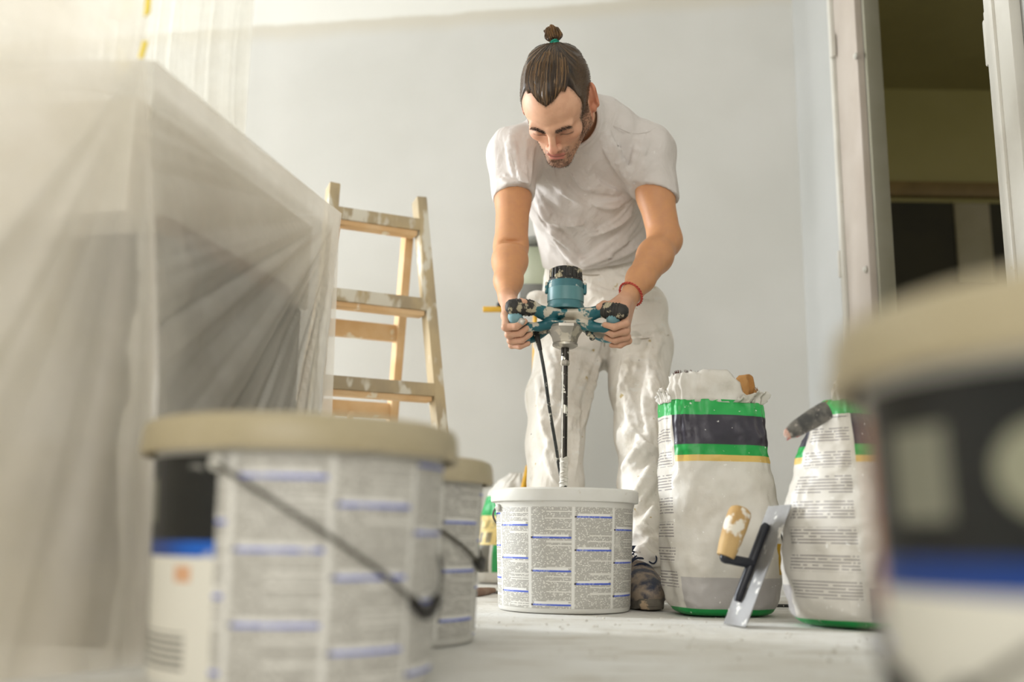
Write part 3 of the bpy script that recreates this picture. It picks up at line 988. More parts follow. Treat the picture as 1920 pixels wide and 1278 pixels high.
M_film = film_material('plastic_film_cover', 0.31, '#f2ece1', '#e6dfd2')
M_filmfront = film_material('plastic_film_front', 0.08, '#f0e7d9', '#e4dac8', True)
M_filmcurtain = film_material('plastic_film_curtain', 0.42, '#f1ede2', '#e6dfd0')


def film_patch(nu, nv, f, disp):
    """f(u,v) -> point; disp(u,v) -> offset along the patch normal"""
    V = []
    e = 1e-3
    for j in range(nv):
        for i in range(nu):
            u, v = i / (nu - 1), j / (nv - 1)
            p = f(u, v)
            nn = (f(u + e, v) - p).cross(f(u, v + e) - p)
            nn = nn.normalized() if nn.length > 0 else Vector((0, -1, 0))
            V.append(p + nn * disp(u, v))
    return V, grid_faces(nu, nv)


def lerp4(a, b, c, d):
    return lambda u, v: (a.lerp(b, u)).lerp(d.lerp(c, u), v)


def ridges(phi, freq, seed):
    return (1 - 2 * abs(mnoise.noise(Vector((phi * freq, seed, 0.3))))) + 0.5 * (1 - 2 * abs(mnoise.noise(Vector((phi * freq * 2.3, seed, 5.1)))))


# cover over the cabinet: the side that recedes, gathered at the far corner
zC = Vector((C.x, C.y, ZT))
fa, fb = cabpt(0.0, -0.008, ZT), cabpt(cabL, -0.008, ZT)
fc, fd = cabpt(cabL + 0.005, -0.016, 0.0), cabpt(0.0, -0.018, 0.0)
sidef = lerp4(fa, fb, fc, fd)
def sided(u, v):
    # straight tension folds running from the far top corner
    du, dv = (1 - u) * cabL, v * ZT
    r = math.hypot(du, dv)
    ph = math.atan2(dv, du + 1e-6)
    a = 0.019 * min(1, r * 3) * ridges(ph, 9.5, 2.0) * (0.25 + 0.75 * min(1, ph * 1.0))
    # soft folds fanning from the near top corner
    ph2 = math.atan2(dv, u * cabL + 1e-6)
    r2 = math.hypot(u * cabL, dv)
    a += 0.010 * min(1, r2 * 3) * ridges(ph2, 3.0, 6.0) * max(0, 1 - u * 1.5)
    # the sheet sags a little below the top edge
    return max(-0.024, min(0.024, a - 0.004))
cover = empty('plastic_cover', (T2.x, T2.y, 0), 'clear plastic film draped and gathered over the low cabinet', 'plastic film')
V, Fc = film_patch(110, 110, sidef, sided)
mesh_obj('side_sheet', V, Fc, M_film, cover)
# far end of the cover
fe, ff = cabpt(cabL + 0.006, cabW + 0.01, ZT), cabpt(cabL + 0.010, cabW + 0.02, 0.0)
V, Fc = film_patch(40, 60, lerp4(fb, fe, ff, fc), lambda u, v: 0.004 * ridges(u + 0.1 * v, 9, 3.3) * min(1, u * 6))
mesh_obj('end_sheet', V, Fc, M_film, cover)
# bunched film lying over the top and rising from the receding edge
def topf(u, v):
    p = cabpt(u * cabL, -0.008 + v * (cabW + 0.02), ZT)
    hump = (0.10 * math.sin(min(1, v * 3.2) * PI * 0.5) * (0.25 + 0.75 * math.sin(PI * min(1, max(0, u * 1.0)))) )
    fall = 1.0 if u < 0.9 else (1 - u) / 0.1
    p.z += hump * (0.3 + 0.7 * fall) * (1 - 0.4 * v)
    return p
V, Fc = film_patch(90, 60, topf, lambda u, v: 0.020 * ridges(u * 1.0 + v * 0.7, 5.5, 8.0) * min(1, v * 5) * min(1, (1 - u) * 8 + 0.05) * min(1, u * 8 + 0.1))
mesh_obj('top_sheet', V, Fc, M_film, cover)

# front sheet hanging at the left, taped at its right edge, fanning out from the tape
g0 = Vector((T.x - 0.006, T.y - 0.012, 0))
g1 = Vector((-0.80, 0.66, 0))
TOPZ = 1.25
def frontf(u, v):
    zz = TOPZ * (1 - v)
    k = max(0.0, 1 - zz / T.z) ** 0.75
    p = Vector((g1.x, g1.y, zz)).lerp(Vector((g0.x + 0.058 * k, g0.y - 0.05 * k, zz)), u)
    return p
fwid = (g1 - g0).length
vT = 1 - T.z / TOPZ
def frontd(u, v):
    du, dv = (1 - u) * fwid, (v - vT) * TOPZ
    r = math.hypot(du, dv)
    ph = math.atan2(du, dv)
    a = 0.034 * min(1, r * 2.2) * ridges(ph, 2.3, 1.0) * (1 if dv > 0 else 0.55)
    a += 0.008 * min(1, r * 3) * ridges(ph, 9.0, 4.0)
    return -a
V, Fc = film_patch(110, 130, frontf, frontd)
uvf = np.array([(i / 109, j / 129) for j in range(130) for i in range(110)])
fs = mesh_obj('plastic_sheet', V, Fc, M_filmfront, uv=uvf[Fc.ravel()])
set_props(fs, 'hazy plastic dust sheet hanging in folds at the left edge', 'plastic film')
M_tape = mottled('yellow_tape', '#e8cf3a', '#dcc02c', 10, 0.5)
for k, (px, py, hh, sl) in enumerate(((277, 8, 0.032, 0.0), (268, 93, 0.024, 0.35))):
    c = P(px, py, g0.y - 0.03)
    Rr = Matrix.Rotation(math.radians(-40), 3, 'Z') @ Matrix.Rotation(sl, 3, 'Y')
    o = MB().box(c, (0.014, 0.002, hh), Rr, 0.0006).build('tape_strip', M_tape)
    set_props(o, ['yellow tape strip at the top edge of the photo holding the hanging sheet', 'short yellow tape strip where the hanging sheet is gathered'][k], 'tape', 'yellow tape strips')

# far curtain of film hanging from the ceiling
cu0, cu1 = P(230, 100, 3.62), P(469, 100, 3.66)
zlo = P(460, 330, 3.64).z
curf = lerp4(Vector((cu0.x - 0.35, cu0.y, 2.4)), Vector((cu1.x, cu1.y, 2.4)), Vector((cu1.x, cu1.y, zlo - 0.25)), Vector((cu0.x - 0.35, cu0.y, zlo - 0.25)))
V, Fc = film_patch(150, 20, curf, lambda u, v: 0.018 * ridges(u + 0.015 * math.sin(v * 5), 14, 3.0) * (0.6 + 0.4 * v))
o = mesh_obj('plastic_curtain', V, Fc, M_filmcurtain)
set_props(o, 'pleated translucent plastic curtain hanging behind the covered cabinet', 'plastic film')
MB().tube([Vector((cu0.x - 0.37, cu0.y, 2.4)), Vector((cu1.x + 0.02, cu1.y, 2.4))], 0.010, 10).build('curtain_rod', M_wire, o)
for x, y in ((cu0.x - 0.30, cu0.y), (cu1.x - 0.05, cu1.y)):
    MB().tube([Vector((x, y, 2.405)), Vector((x, y, ZC))], 0.003, 8).build('hanger', M_wire, o)

# ------------------------------------------------------------------ work light on a yellow tripod behind the man
M_yel = mottled('yellow_tube', '#e6b53e', '#d8a530', 14, 0.45)
M_grey = mottled('grey_housing', '#b4b5b1', '#a3a5a1', 12, 0.5)
M_darkgrey = mottled('dark_grey_housing', '#8a8a87', '#979793', 14, 0.5)
M_pane = mottled('greenish_lamp_glass', '#dfe6cf', '#d8e0c6', 5, 0.2, spec=0.5)
YW = 3.28
wl = empty('work_light', (0, 0, 0), 'work light with pale green glass on a yellow tripod behind the man', 'lamp')
c0, c1 = P(974, 452, YW), P(1038, 562, YW)
cx, wz = (c0.x + c1.x) / 2, c0.z - c1.z
wl.location = (cx, YW + 0.03, 0)
h_mid = (c0.z + c1.z) / 2
MB().box((cx, YW + 0.035, h_mid), (c1.x - c0.x, 0.06, wz), bevel=0.008).build('housing', M_grey, wl)
zsp = P(1000, 533, YW).z
MB().box((cx, YW + 0.002, (c0.z - 0.018 + zsp) / 2), (c1.x - c0.x - 0.012, 0.010, c0.z - 0.018 - zsp), bevel=0.003).build('glass', M_pane, wl)
MB().box((cx, YW + 0.0, (zsp + c1.z) / 2 + 0.002), (c1.x - c0.x - 0.004, 0.016, zsp - c1.z - 0.002), bevel=0.004).build('base_housing', M_darkgrey, wl)
MB().box((cx + 0.004, YW + 0.0, c0.z + 0.003), (c1.x - c0.x + 0.02, 0.075, 0.018), Matrix.Rotation(-0.12, 3, 'Y'), 0.004).build('visor', M_grey, wl)
zb_ = P(950, 576, YW).z
xa = P(905, 576, YW).x
MB().bar((xa, YW + 0.035, zb_), (cx + 0.06, YW + 0.035, zb_ + 0.003), 0.018, 0.018, up=(0, 0, 1), bevel=0.003).build('crossbar', M_yel, wl)
k = P(937, 562, YW)
MB().lathe([(0.0, 0), (0.010, 0), (0.012, 0.006), (0.010, 0.014), (0.0, 0.016)], 14, (k.x, YW + 0.035, zb_ + 0.009)).build('clamp_knob', M_grip, wl)
MB().tube([(k.x, YW + 0.05, zb_), (k.x + 0.004, YW + 0.05, zb_ + 0.06)], 0.004, 8).build('clamp_rod', M_grip, wl)
MB().tube([(cx, YW + 0.05, 0.33), (cx, YW + 0.05, h_mid - wz / 2)], 0.010, 12).build('pole', M_yel, wl)
MB().lathe([(0.014, 0), (0.024, 0.005), (0.024, 0.05), (0.014, 0.055)], 16, (cx, YW + 0.05, 0.36)).build('collar', M_grip, wl)
for ang in (205, 325, 85):
    d = Vector((math.cos(math.radians(ang)), math.sin(math.radians(ang)), 0))
    lgo = MB().tube([Vector((cx, YW + 0.05, 0.39)) + d * 0.02, Vector((cx, YW + 0.05, 0.012)) + d * 0.11], 0.010, 10).build('leg', M_yel, wl)
    e_ = Vector((cx, YW + 0.05, 0.0)) + d * 0.11
    MB().lathe([(0.0, 0), (0.014, 0), (0.014, 0.02), (0.008, 0.03)], 12, e_).build('rubber_foot', M_grip, lgo)

# a folding rule / level stood behind the man's leg
lv0, lv1 = P(990, 905, 3.06), P(996, 815, 3.06)
lvx = Vector((lv0.x, 3.06, 0))
lr = empty('spirit_level', lvx, 'yellow stick with black tip standing behind the trouser leg', 'level')
MB().bar(lvx, Vector((lv1.x, 3.09, lv1.z - 0.02)), 0.012, 0.02, up=(0, 1, 0), bevel=0.001).build('beam', M_yel, lr)
MB().bar(Vector((lv1.x, 3.09, lv1.z - 0.02)), Vector((lv1.x + 0.0005, 3.092, lv1.z + 0.01)), 0.014, 0.022, up=(0, 1, 0), bevel=0.002).build('end_cap', M_grip, lr)

# brush behind the open sack: only the tips of its bristles show over the torn paper
M_brist = mottled('dark_reddish_bristle', '#3c2f28', '#7a4a3c', 60, 0.8)
bx_ = P(1291, 699, 2.62)
br_ = empty('wall_brush', (bx_.x, 2.62, 0), 'dark bristle wall brush standing behind the open sack', 'brush')
MB().box((bx_.x, 2.62, bx_.z - 0.055), (0.075, 0.03, 0.05), bevel=0.006).build('ferrule', M_oldwood, br_)
MB().tube(spline([(bx_.x, 2.62, 0.0), (bx_.x, 2.62, 0.2), (bx_.x, 2.62, bx_.z - 0.08)], 5), 0.013, 12).build('handle', M_oldwood, br_)
mb = MB()
for k in range(150):
    x, y = random.uniform(-0.034, 0.034), random.uniform(-0.012, 0.012)
    mb.tube([(bx_.x + x, 2.62 + y, bx_.z - 0.032), (bx_.x + x * 1.15 + random.uniform(-0.003, 0.003), 2.62 + y, bx_.z - 0.006 + random.uniform(0, 0.014))], [0.0012, 0.0006], 4)
o = mb.build('bristles', M_brist, br_)
o['kind'] = 'stuff'

# scraper lying on the floor behind the buckets
sc0, sc1 = PF(886, 1112, 0.008), PF(926, 1106, 0.008)
st_ = empty('scraper', (sc0.x, sc0.y, 0), 'small scraper with a brown wooden handle lying on the floor between the buckets', 'scraper')
MB().tube([sc0, sc0.lerp(sc1, 0.3), sc0.lerp(sc1, 0.75), sc1], [0.010, 0.013, 0.010, 0.007], 12).build('handle', mottled('brown_handle', '#8a6a58', '#9c8270', 20, 0.6), st_)
MB().lathe([(0.0, 0), (0.0105, 0), (0.0105, 0.012), (0.0, 0.012)], 12, sc0 - (sc1 - sc0).normalized() * 0.004, (sc1 - sc0).normalized().to_track_quat('Z', 'Y').to_matrix()).build('end_cap', M_grip, st_)
e = (sc1 - sc0).normalized()
MB().bar(sc1 - Vector((0, 0, 0.005)), sc1 + e * 0.07 - Vector((0, 0, 0.005)), 0.05, 0.0015).build('blade', M_steel, st_)

# ------------------------------------------------------------------ signed-distance modelling for the organic shapes
class Field:
    def __init__(self, lo, hi, res):
        self.lo = np.array(lo, np.float32)
        self.res = res
        self.n = np.ceil((np.array(hi) - np.array(lo)) / res).astype(int) + 1
        self.F = np.full(tuple(self.n), 1.0, np.float32)

    def sl(self, blo, bhi):
        i0 = np.clip(np.floor((np.array(blo) - self.lo) / self.res).astype(int), 0, self.n)
        i1 = np.clip(np.ceil((np.array(bhi) - self.lo) / self.res).astype(int) + 1, 0, self.n)
        return i0, i1

    def xyz(self, i0, i1):
        g = [self.lo[a] + self.res * np.arange(i0[a], i1[a], dtype=np.float32) for a in range(3)]
        return g[0][:, None, None], g[1][None, :, None], g[2][None, None, :]

    def op(self, prim, k=0.01, mode='u'):
        fn, blo, bhi = prim
        m = k + 3 * self.res
        i0, i1 = self.sl(np.array(blo) - m, np.array(bhi) + m)
        if np.any(i1 <= i0):
            return self
        x, y, z = self.xyz(i0, i1)
        d = fn(x, y, z).astype(np.float32)
        S = np.s_[i0[0]:i1[0], i0[1]:i1[1], i0[2]:i1[2]]
        a = self.F[S]
        if mode == 'u':
            h = np.maximum(k - np.abs(a - d), 0) / k
            self.F[S] = np.minimum(a, d) - h * h * k * 0.25
        elif mode == 's':
            h = np.maximum(k - np.abs(a + d), 0) / k
            self.F[S] = np.maximum(a, -d) + h * h * k * 0.25
        elif mode == 'add':
            self.F[S] = a + d
        return self

    def u(self, prim, k=0.01):
        return self.op(prim, k, 'u')

    def s(self, prim, k=0.006):
        return self.op(prim, k, 's')

    def hit(self, px, py, y0=1.9, y1=3.3, step=0.0015):
        v = ray(px, py)
        ts = np.arange(y0, y1, step) / v.y
        pts = np.array([0, 0, CAM_H]) + ts[:, None] * np.array(v)[None]
        ii = np.round((pts - self.lo) / self.res).astype(int)
        ok = np.all((ii >= 0) & (ii < self.n), 1)
        val = np.ones(len(ts))
        val[ok] = self.F[ii[ok, 0], ii[ok, 1], ii[ok, 2]]
        w = np.nonzero(val < 0)[0]
        return Vector(pts[w[0]]) if len(w) else None

    def fold(self, pix, r=0.010, k=None, sink=0.12, mode='u'):
        # sample the pixel polyline densely and keep runs that stay on one surface
        dense = [tuple(p) for p in spline(pix, 5)]
        runs, cur = [], []
        for p in dense:
            h_ = self.hit(*p)
            if h_ is None or (cur and abs(h_.y - cur[-1].y) > 0.022):
                if len(cur) > 3:
                    runs.append(cur)
                cur = []
            if h_ is not None:
                cur.append(h_)
        if len(cur) > 3:
            runs.append(cur)
        for sp in runs:
            n = len(sp)
            off = Vector((0, r * sink if mode == 'u' else -r * sink, 0))
            for i in range(n - 1):
                f0 = math.sin(PI * (0.10 + 0.80 * i / (n - 1)))
                f1 = math.sin(PI * (0.10 + 0.80 * (i + 1) / (n - 1)))
                self.op(rc(sp[i] + off, sp[i + 1] + off, r * f0, r * f1), k or r * 1.5, mode)

    def folds(self, items, lo=7, hi=13):
        for pix, r in items:
            self.fold(pix, r)
            for k_, rr2 in ((1, 0.50), (-1, 0.42)):
                o_ = random.uniform(lo, hi) * k_
                (x0_, y0_), (x1_, y1_) = pix[0], pix[-1]
                l_ = math.hypot(x1_ - x0_, y1_ - y0_) + 1e-6
                ox, oy = -(y1_ - y0_) / l_ * o_, (x1_ - x0_) / l_ * o_
                m_ = len(pix) - 1
                self.fold([(a_ + ox * (1 - 0.6 * i_ / m_), b_ + oy * (1 - 0.6 * i_ / m_)) for i_, (a_, b_) in enumerate(pix)], r * rr2, r * 1.0)

    def mesh(self):
        F, lo, res = self.F, self.lo, self.res
        s = F < 0
        c = np.zeros(tuple(np.array(F.shape) - 1), np.uint8)
        corners = [(a, b, d) for a in (0, 1) for b in (0, 1) for d in (0, 1)]
        for a, b, d in corners:
            c += s[a:s.shape[0] - 1 + a, b:s.shape[1] - 1 + b, d:s.shape[2] - 1 + d]
        act = (c > 0) & (c < 8)
        ii = np.argwhere(act)
        idx = np.full(act.shape, -1, np.int32)
        idx[act] = np.arange(len(ii), dtype=np.int32)
        vals = np.stack([F[ii[:, 0] + a, ii[:, 1] + b, ii[:, 2] + d] for a, b, d in corners], 1)
        acc = np.zeros((len(ii), 3), np.float32)
        cnt = np.zeros(len(ii), np.float32)
        ca = np.array(corners, np.float32)
        for p in range(8):
            for q in range(p + 1, 8):
                if np.abs(ca[p] - ca[q]).sum() != 1:
                    continue
                va, vb = vals[:, p], vals[:, q]
                m = (va < 0) != (vb < 0)
                t = np.where(m, va / np.where(m, va - vb, 1), 0)
                acc += np.where(m[:, None], ca[p] + (ca[q] - ca[p]) * t[:, None], 0)
                cnt += m
        V = lo + res * (ii + acc / np.maximum(cnt, 1)[:, None])
        faces = []
        for ax in range(3):
            o1, o2 = [(1, 2), (2, 0), (0, 1)][ax]
            sh = list(s.shape)
            A = np.take(s, range(0, sh[ax] - 1), ax)
            B = np.take(s, range(1, sh[ax]), ax)
            e = np.argwhere(A != B)
            g = (e[:, o1] > 0) & (e[:, o2] > 0) & (e[:, o1] < sh[o1] - 1) & (e[:, o2] < sh[o2] - 1)
            e = e[g]
            inside = s[e[:, 0], e[:, 1], e[:, 2]]
            def cell(d1, d2):
                q = e.copy()
                q[:, o1] += d1
                q[:, o2] += d2
                return idx[q[:, 0], q[:, 1], q[:, 2]]
            quad = np.stack([cell(-1, -1), cell(0, -1), cell(0, 0), cell(-1, 0)], 1)
            quad[~inside] = quad[~inside][:, ::-1]
            faces.append(quad)
        Fc = np.concatenate(faces)
        Fc = Fc[(Fc >= 0).all(1)]
        return V, Fc


def relax(V, Fc, it=2, lam=0.5):
    e = np.concatenate([Fc[:, [0, 1]], Fc[:, [1, 2]], Fc[:, [2, 3]], Fc[:, [3, 0]]])
    deg = np.bincount(e.ravel(), minlength=len(V)).astype(np.float32)
    for k in range(it):
        for l in (lam, -lam * 1.02):
            acc = np.zeros_like(V)
            for a in range(3):
                acc[:, a] = np.bincount(e[:, 0], V[e[:, 1], a], len(V)) + np.bincount(e[:, 1], V[e[:, 0], a], len(V))
            V = V + l * (acc / np.maximum(deg, 1)[:, None] - V)
    return V.astype(np.float32)


def vnormals(V, Fc):
    n = np.cross(V[Fc[:, 2]] - V[Fc[:, 0]], V[Fc[:, 3]] - V[Fc[:, 1]])
    out = np.zeros_like(V)
    for k in range(4):
        for a in range(3):
            out[:, a] += np.bincount(Fc[:, k], n[:, a], len(V))
    return out / np.maximum(np.linalg.norm(out, axis=1), 1e-9)[:, None]


def rc(a, b, ra, rb):
    a, b = np.array(a, np.float32), np.array(b, np.float32)
    d = b - a
    dd = float(d @ d) + 1e-12
    def f(x, y, z):
        px, py, pz = x - a[0], y - a[1], z - a[2]
        t = np.clip((px * d[0] + py * d[1] + pz * d[2]) / dd, 0, 1)
        return np.sqrt((px - t * d[0]) ** 2 + (py - t * d[1]) ** 2 + (pz - t * d[2]) ** 2) - (ra + (rb - ra) * t)
    r = max(ra, rb)
    return f, np.minimum(a, b) - r, np.maximum(a, b) + r


def ell(c, r, R=None):
    c = np.array(c, np.float32)
    r = np.array(r, np.float32)
    M = np.array(R if R is not None else Matrix.Identity(3), np.float32)   # columns = local axes
    def f(x, y, z):
        p = [x - c[0], y - c[1], z - c[2]]
        q = [(p[0] * M[0, i] + p[1] * M[1, i] + p[2] * M[2, i]) / r[i] for i in range(3)]
        k0 = np.sqrt(q[0] ** 2 + q[1] ** 2 + q[2] ** 2)
        k1 = np.sqrt((q[0] / r[0]) ** 2 + (q[1] / r[1]) ** 2 + (q[2] / r[2]) ** 2) + 1e-9
        return k0 * (k0 - 1) / k1
    m = float(r.max())
    return f, c - m, c + m


def ecap(a, b, ra, rb, udir=(1, 0, 0)):
    """capsule with elliptical section: ra/rb = (radius along udir, radius across)"""
    a, b = np.array(a, np.float32), np.array(b, np.float32)
    d = b - a
    L2 = float(d @ d)
    ax = d / math.sqrt(L2)
    u = np.array(udir, np.float32)
    u = u - ax * (u @ ax)
    u /= np.linalg.norm(u)
    v = np.cross(ax, u)
    def f(x, y, z):
        px, py, pz = x - a[0], y - a[1], z - a[2]
        t = np.clip((px * d[0] + py * d[1] + pz * d[2]) / L2, 0, 1)
        qx, qy, qz = px - t * d[0], py - t * d[1], pz - t * d[2]
        ru = ra[0] + (rb[0] - ra[0]) * t
        rv = ra[1] + (rb[1] - ra[1]) * t
        rw = 0.5 * (ru + rv)
        cu = (qx * u[0] + qy * u[1] + qz * u[2]) / ru
        cv = (qx * v[0] + qy * v[1] + qz * v[2]) / rv
        cw = (qx * ax[0] + qy * ax[1] + qz * ax[2]) / rw
        k0 = np.sqrt(cu ** 2 + cv ** 2 + cw ** 2)
        k1 = np.sqrt((cu / ru) ** 2 + (cv / rv) ** 2 + (cw / rw) ** 2) + 1e-9
        return k0 * (k0 - 1) / k1
    r = max(*ra, *rb)
    return f, np.minimum(a, b) - r, np.maximum(a, b) + r


def halfspace(c, n, blo, bhi):
    """solid on the side n points to"""
    c, n = np.array(c, np.float32), np.array(Vector(n).normalized(), np.float32)
    return (lambda x, y, z: -((x - c[0]) * n[0] + (y - c[1]) * n[1] + (z - c[2]) * n[2]) + 0 * (x + y + z)), blo, bhi


def wobble(amp, freq, seed, blo, bhi):
    r_ = np.random.default_rng(seed)
    ks = r_.normal(size=(7, 3)) * freq
    ph = r_.uniform(0, 6.28, 7)
    def f(x, y, z):
        s = 0
        for k, p in zip(ks, ph):
            s = s + np.sin(k[0] * x + k[1] * y + k[2] * z + p)
        return amp * s / 2.6
    return f, blo, bhi


# ------------------------------------------------------------------ mixer
M_teal = mottled('teal_plastic_plastered', '#1f5a62', '#2a6a70', 12, 0.42, spec=0.45, bump=0.15, bscale=60, c3='#c6bcab', s3=24, t3=(0.50, 0.55))
M_tealclean = mottled('teal_plastic_motor', '#3f7278', '#35666d', 9, 0.38, spec=0.5, c3='#a9b3ad', s3=30, t3=(0.64, 0.68))
M_tealpale = mottled('pale_teal_grip', '#7fa6ad', '#6b959d', 14, 0.4)
M_rubber = mottled('plastered_black_rubber', '#2b2a29', '#3a3733', 22, 0.6, c3='#b3a88e', s3=48, t3=(0.53, 0.60))
M_alu = mottled('plastered_aluminium', '#b6b0a6', '#a39d93', 12, 0.42, 0.55, c3='#cfc7b8', s3=30, t3=(0.52, 0.6))
M_rod = mottled('plastered_rod', '#2e2a26', '#3c3630', 20, 0.4, 0.5, c3='#d8d3c8', s3=50, t3=(0.58, 0.62))
M_rodwhite = mottled('plaster_crust', '#dcd8cf', '#cfc9bd', 30, 0.8, bump=0.4, bscale=90)
M_cable = mottled('grey_black_cable', '#4a4c4a', '#3a3b3a', 30, 0.5, c3='#c9c4b8', s3=70, t3=(0.60, 0.66))
MY = 2.30
mx_c = lambda px, py, dy=0.0: P(px, py, MY + dy)
top, bot = mx_c(1061, 505), mx_c(1057, 905)
axm = (top - bot).normalized()
mixer = empty('paddle_mixer', (bot.x, MY, 0.03), 'teal two-handled paddle mixer crusted with plaster, held over the bucket', 'mixer')
xm_ = (Vector((1, 0, 0)) - axm * axm.x).normalized()
Rm_ = Matrix((xm_, axm.cross(xm_), axm)).transposed()
def on_axis(py):
    p = mx_c(1060, py)
    return bot + axm * ((p.z - bot.z) / axm.z)
def zl_(py0, py1):
    return (on_axis(py1) - on_axis(py0)).length
c = on_axis(579); h = zl_(579, 529)
motor = MB().lathe([(0.0, -0.004), (0.044, -0.004), (0.0445, 0.0), (0.0445, 0.006), (0.0425, 0.009), (0.0425, h - 0.004), (0.041, h), (0.0, h)], 40, c, Rm_).build('motor_housing', M_tealclean, mixer)
for s in (-1, 1):
    q = on_axis(541) + Rm_ @ Vector((0.0455 * s, -0.002, 0))
    MB().box(q, (0.008, 0.018, 0.028), Rm_, 0.003).build('brush_cap', M_teal, motor)
qf = on_axis(552) + Vector((0, -0.0425, 0))
MB().lathe([(0.0428, 0.012), (0.0436, 0.013), (0.0436, 0.044), (0.0428, 0.045)], 40, on_axis(577), Rm_).build('data_sleeve', mottled('teal_sleeve', '#5f898c', '#507c80', 7, 0.4, c3='#8fa9a8', s3=14, t3=(0.6, 0.66)), motor)
c = on_axis(529); h = zl_(529, 504)
cap = MB().lathe([(0.0, 0.0), (0.0415, 0.0), (0.0415, 0.003), (0.0375, 0.006), (0.0365, h - 0.006), (0.033, h), (0.0, h)], 40, c, Rm_).build('vent_cap', M_rubber, mixer)
for i in range(22):
    a = 2 * PI * i / 22
    d = Rm_ @ Vector((math.cos(a), math.sin(a), 0))
    MB().bar(c + d * 0.0375 + axm * 0.005, c + d * 0.0362 + axm * (h - 0.003), 0.0042, 0.005, up=d, bevel=0.0008).build('rib', M_rubber, cap)
# central yoke
yk = Field((bot.x - 0.22, MY - 0.16, 0.55), (bot.x + 0.22, MY + 0.16, 0.80), 0.0035)
yk.u(ecap(mx_c(1028, 590), mx_c(1094, 590), (0.0135, 0.038), (0.0135, 0.038), (0, 0, 1)), 0.006)
yk.u(ecap(mx_c(1030, 608), mx_c(1094, 609), (0.0085, 0.036), (0.0085, 0.036), (0, 0, 1)), 0.003)
UL = [(1034, 588, -0.02), (1015, 585, -0.030), (1000, 577, -0.042), (962, 575, -0.055)]
UR = [(1090, 590, -0.02), (1110, 588, -0.030), (1130, 581, -0.042), (1164, 584, -0.055)]
LL = [(1034, 608, -0.014), (1012, 612, -0.026), (990, 613, -0.034), (972, 606, -0.030)]
LR = [(1090, 609, -0.014), (1114, 613, -0.026), (1138, 615, -0.032), (1156, 608, -0.026)]
for path, r0, r1 in ((UL, 0.0150, 0.0150), (UR, 0.0150, 0.0150), (LL, 0.0105, 0.0110), (LR, 0.0110, 0.0115)):
    q = [mx_c(*p) for p in path]
    for i in range(3):
        ra = r0 + (r1 - r0) * i / 3
        rb_ = r0 + (r1 - r0) * (i + 1) / 3
        if i == 0: ra *= 1.15
        yk.u(rc(q[i], q[i + 1], ra, rb_), 0.005)
V, Fc = yk.mesh()
mesh_obj('handle_frame', relax(V, Fc, 2), Fc, M_teal, mixer)
# rubber covers on the ends of the upper arms
for path in (UL, UR):
    q = [mx_c(*p) for p in path]
    d = (q[3] - q[2]).normalized()
    pts = [q[2] - d * 0.002, q[2] + d * 0.004, q[2].lerp(q[3], 0.5), q[3], q[3] + d * 0.010, q[3] + d * 0.0165, q[3] + d * 0.0185]
    cov = MB().tube(pts, [0.0165, 0.0185, 0.0190, 0.0188, 0.0165, 0.010, 0.002], 22).build('rubber_cover', M_rubber, mixer)
    for i in range(5):
        cc = q[2].lerp(q[3], 0.20 + 0.17 * i)
        Rr = d.to_track_quat('Z', 'Y').to_matrix()
        MB().lathe([(0.0185, -0.0016), (0.0203, -0.0008), (0.0203, 0.0008), (0.0185, 0.0016)], 22, cc, Rr).build('grip_rib', M_rubber, cov)
# the hand grips behind the rubber covers
HAND = {}
for s, px, py in ((-1, 966, 594), (1, 1150, 594)):
    a = Vector((0.30, 0.70, -0.62)).normalized() if s < 0 else Vector((0.16, 0.76, -0.60)).normalized()
    B0 = mx_c(px, py, -0.045)
    HAND[s] = (B0, a)
    pts = [B0 - a * 0.016, B0 - a * 0.013, B0 - a * 0.006, B0 + a * 0.03, B0 + a * 0.066, B0 + a * 0.076, B0 + a * 0.080]
    g = MB().tube(pts, [0.006, 0.0125, 0.0165, 0.0175, 0.0175, 0.014, 0.006], 20).build('grip', M_tealpale, mixer)
    e = mx_c(1040 if s < 0 else 1084, 606, 0.02)
    MB().tube(spline([B0 + a * 0.07, (B0 + a * 0.07).lerp(e, 0.4) + Vector((0, 0.02, -0.004)), e], 6), 0.011, 14).build('grip_arm', M_teal, mixer)
# trigger
tg = mx_c(978, 603, -0.058)
MB().box(tg, (0.016, 0.014, 0.016), Matrix.Rotation(0.5, 3, 'Y'), 0.004).build('trigger', M_alu, mixer)
# gearbox
c = on_axis(646); h = zl_(646, 612)
gb = MB().lathe([(0.0, 0.0), (0.026, 0.0), (0.030, 0.004), (0.034, h * 0.45), (0.046, h * 0.85), (0.046, h), (0.0, h)], 8, c, Rm_ @ Matrix.Rotation(PI / 8, 3, 'Z')).build('gearbox', M_alu, mixer, sharp=20)
MB().lathe([(0.0, -0.008), (0.022, -0.008), (0.030, -0.003), (0.030, 0.002), (0.024, 0.005)], 32, c, Rm_).build('flange', M_alu, gb)
for px, py in ((1022, 621), (1103, 626), (1110, 634)):
    q = mx_c(px, py, 0.0)
    MB().lathe([(0.0, 0), (0.007, 0), (0.007, 0.010), (0.0, 0.010)], 10, q - Vector((0, 0.005, 0)), Matrix.Rotation(PI / 2, 3, 'X')).build('bolt', M_rubber, gb)
MB().tube([on_axis(652), on_axis(676)], 0.0095, 18).build('spindle', M_rod, mixer)
MB().tube([on_axis(674), on_axis(677), on_axis(683), on_axis(686)], [0.009, 0.0115, 0.0115, 0.009], 6).build('lock_nut', M_alu, mixer)
rod = MB().tube([on_axis(684), bot, bot - axm * (bot.z - 0.045)], 0.0072, 16).build('rod', M_rod, mixer)
pts, rr_ = [], []
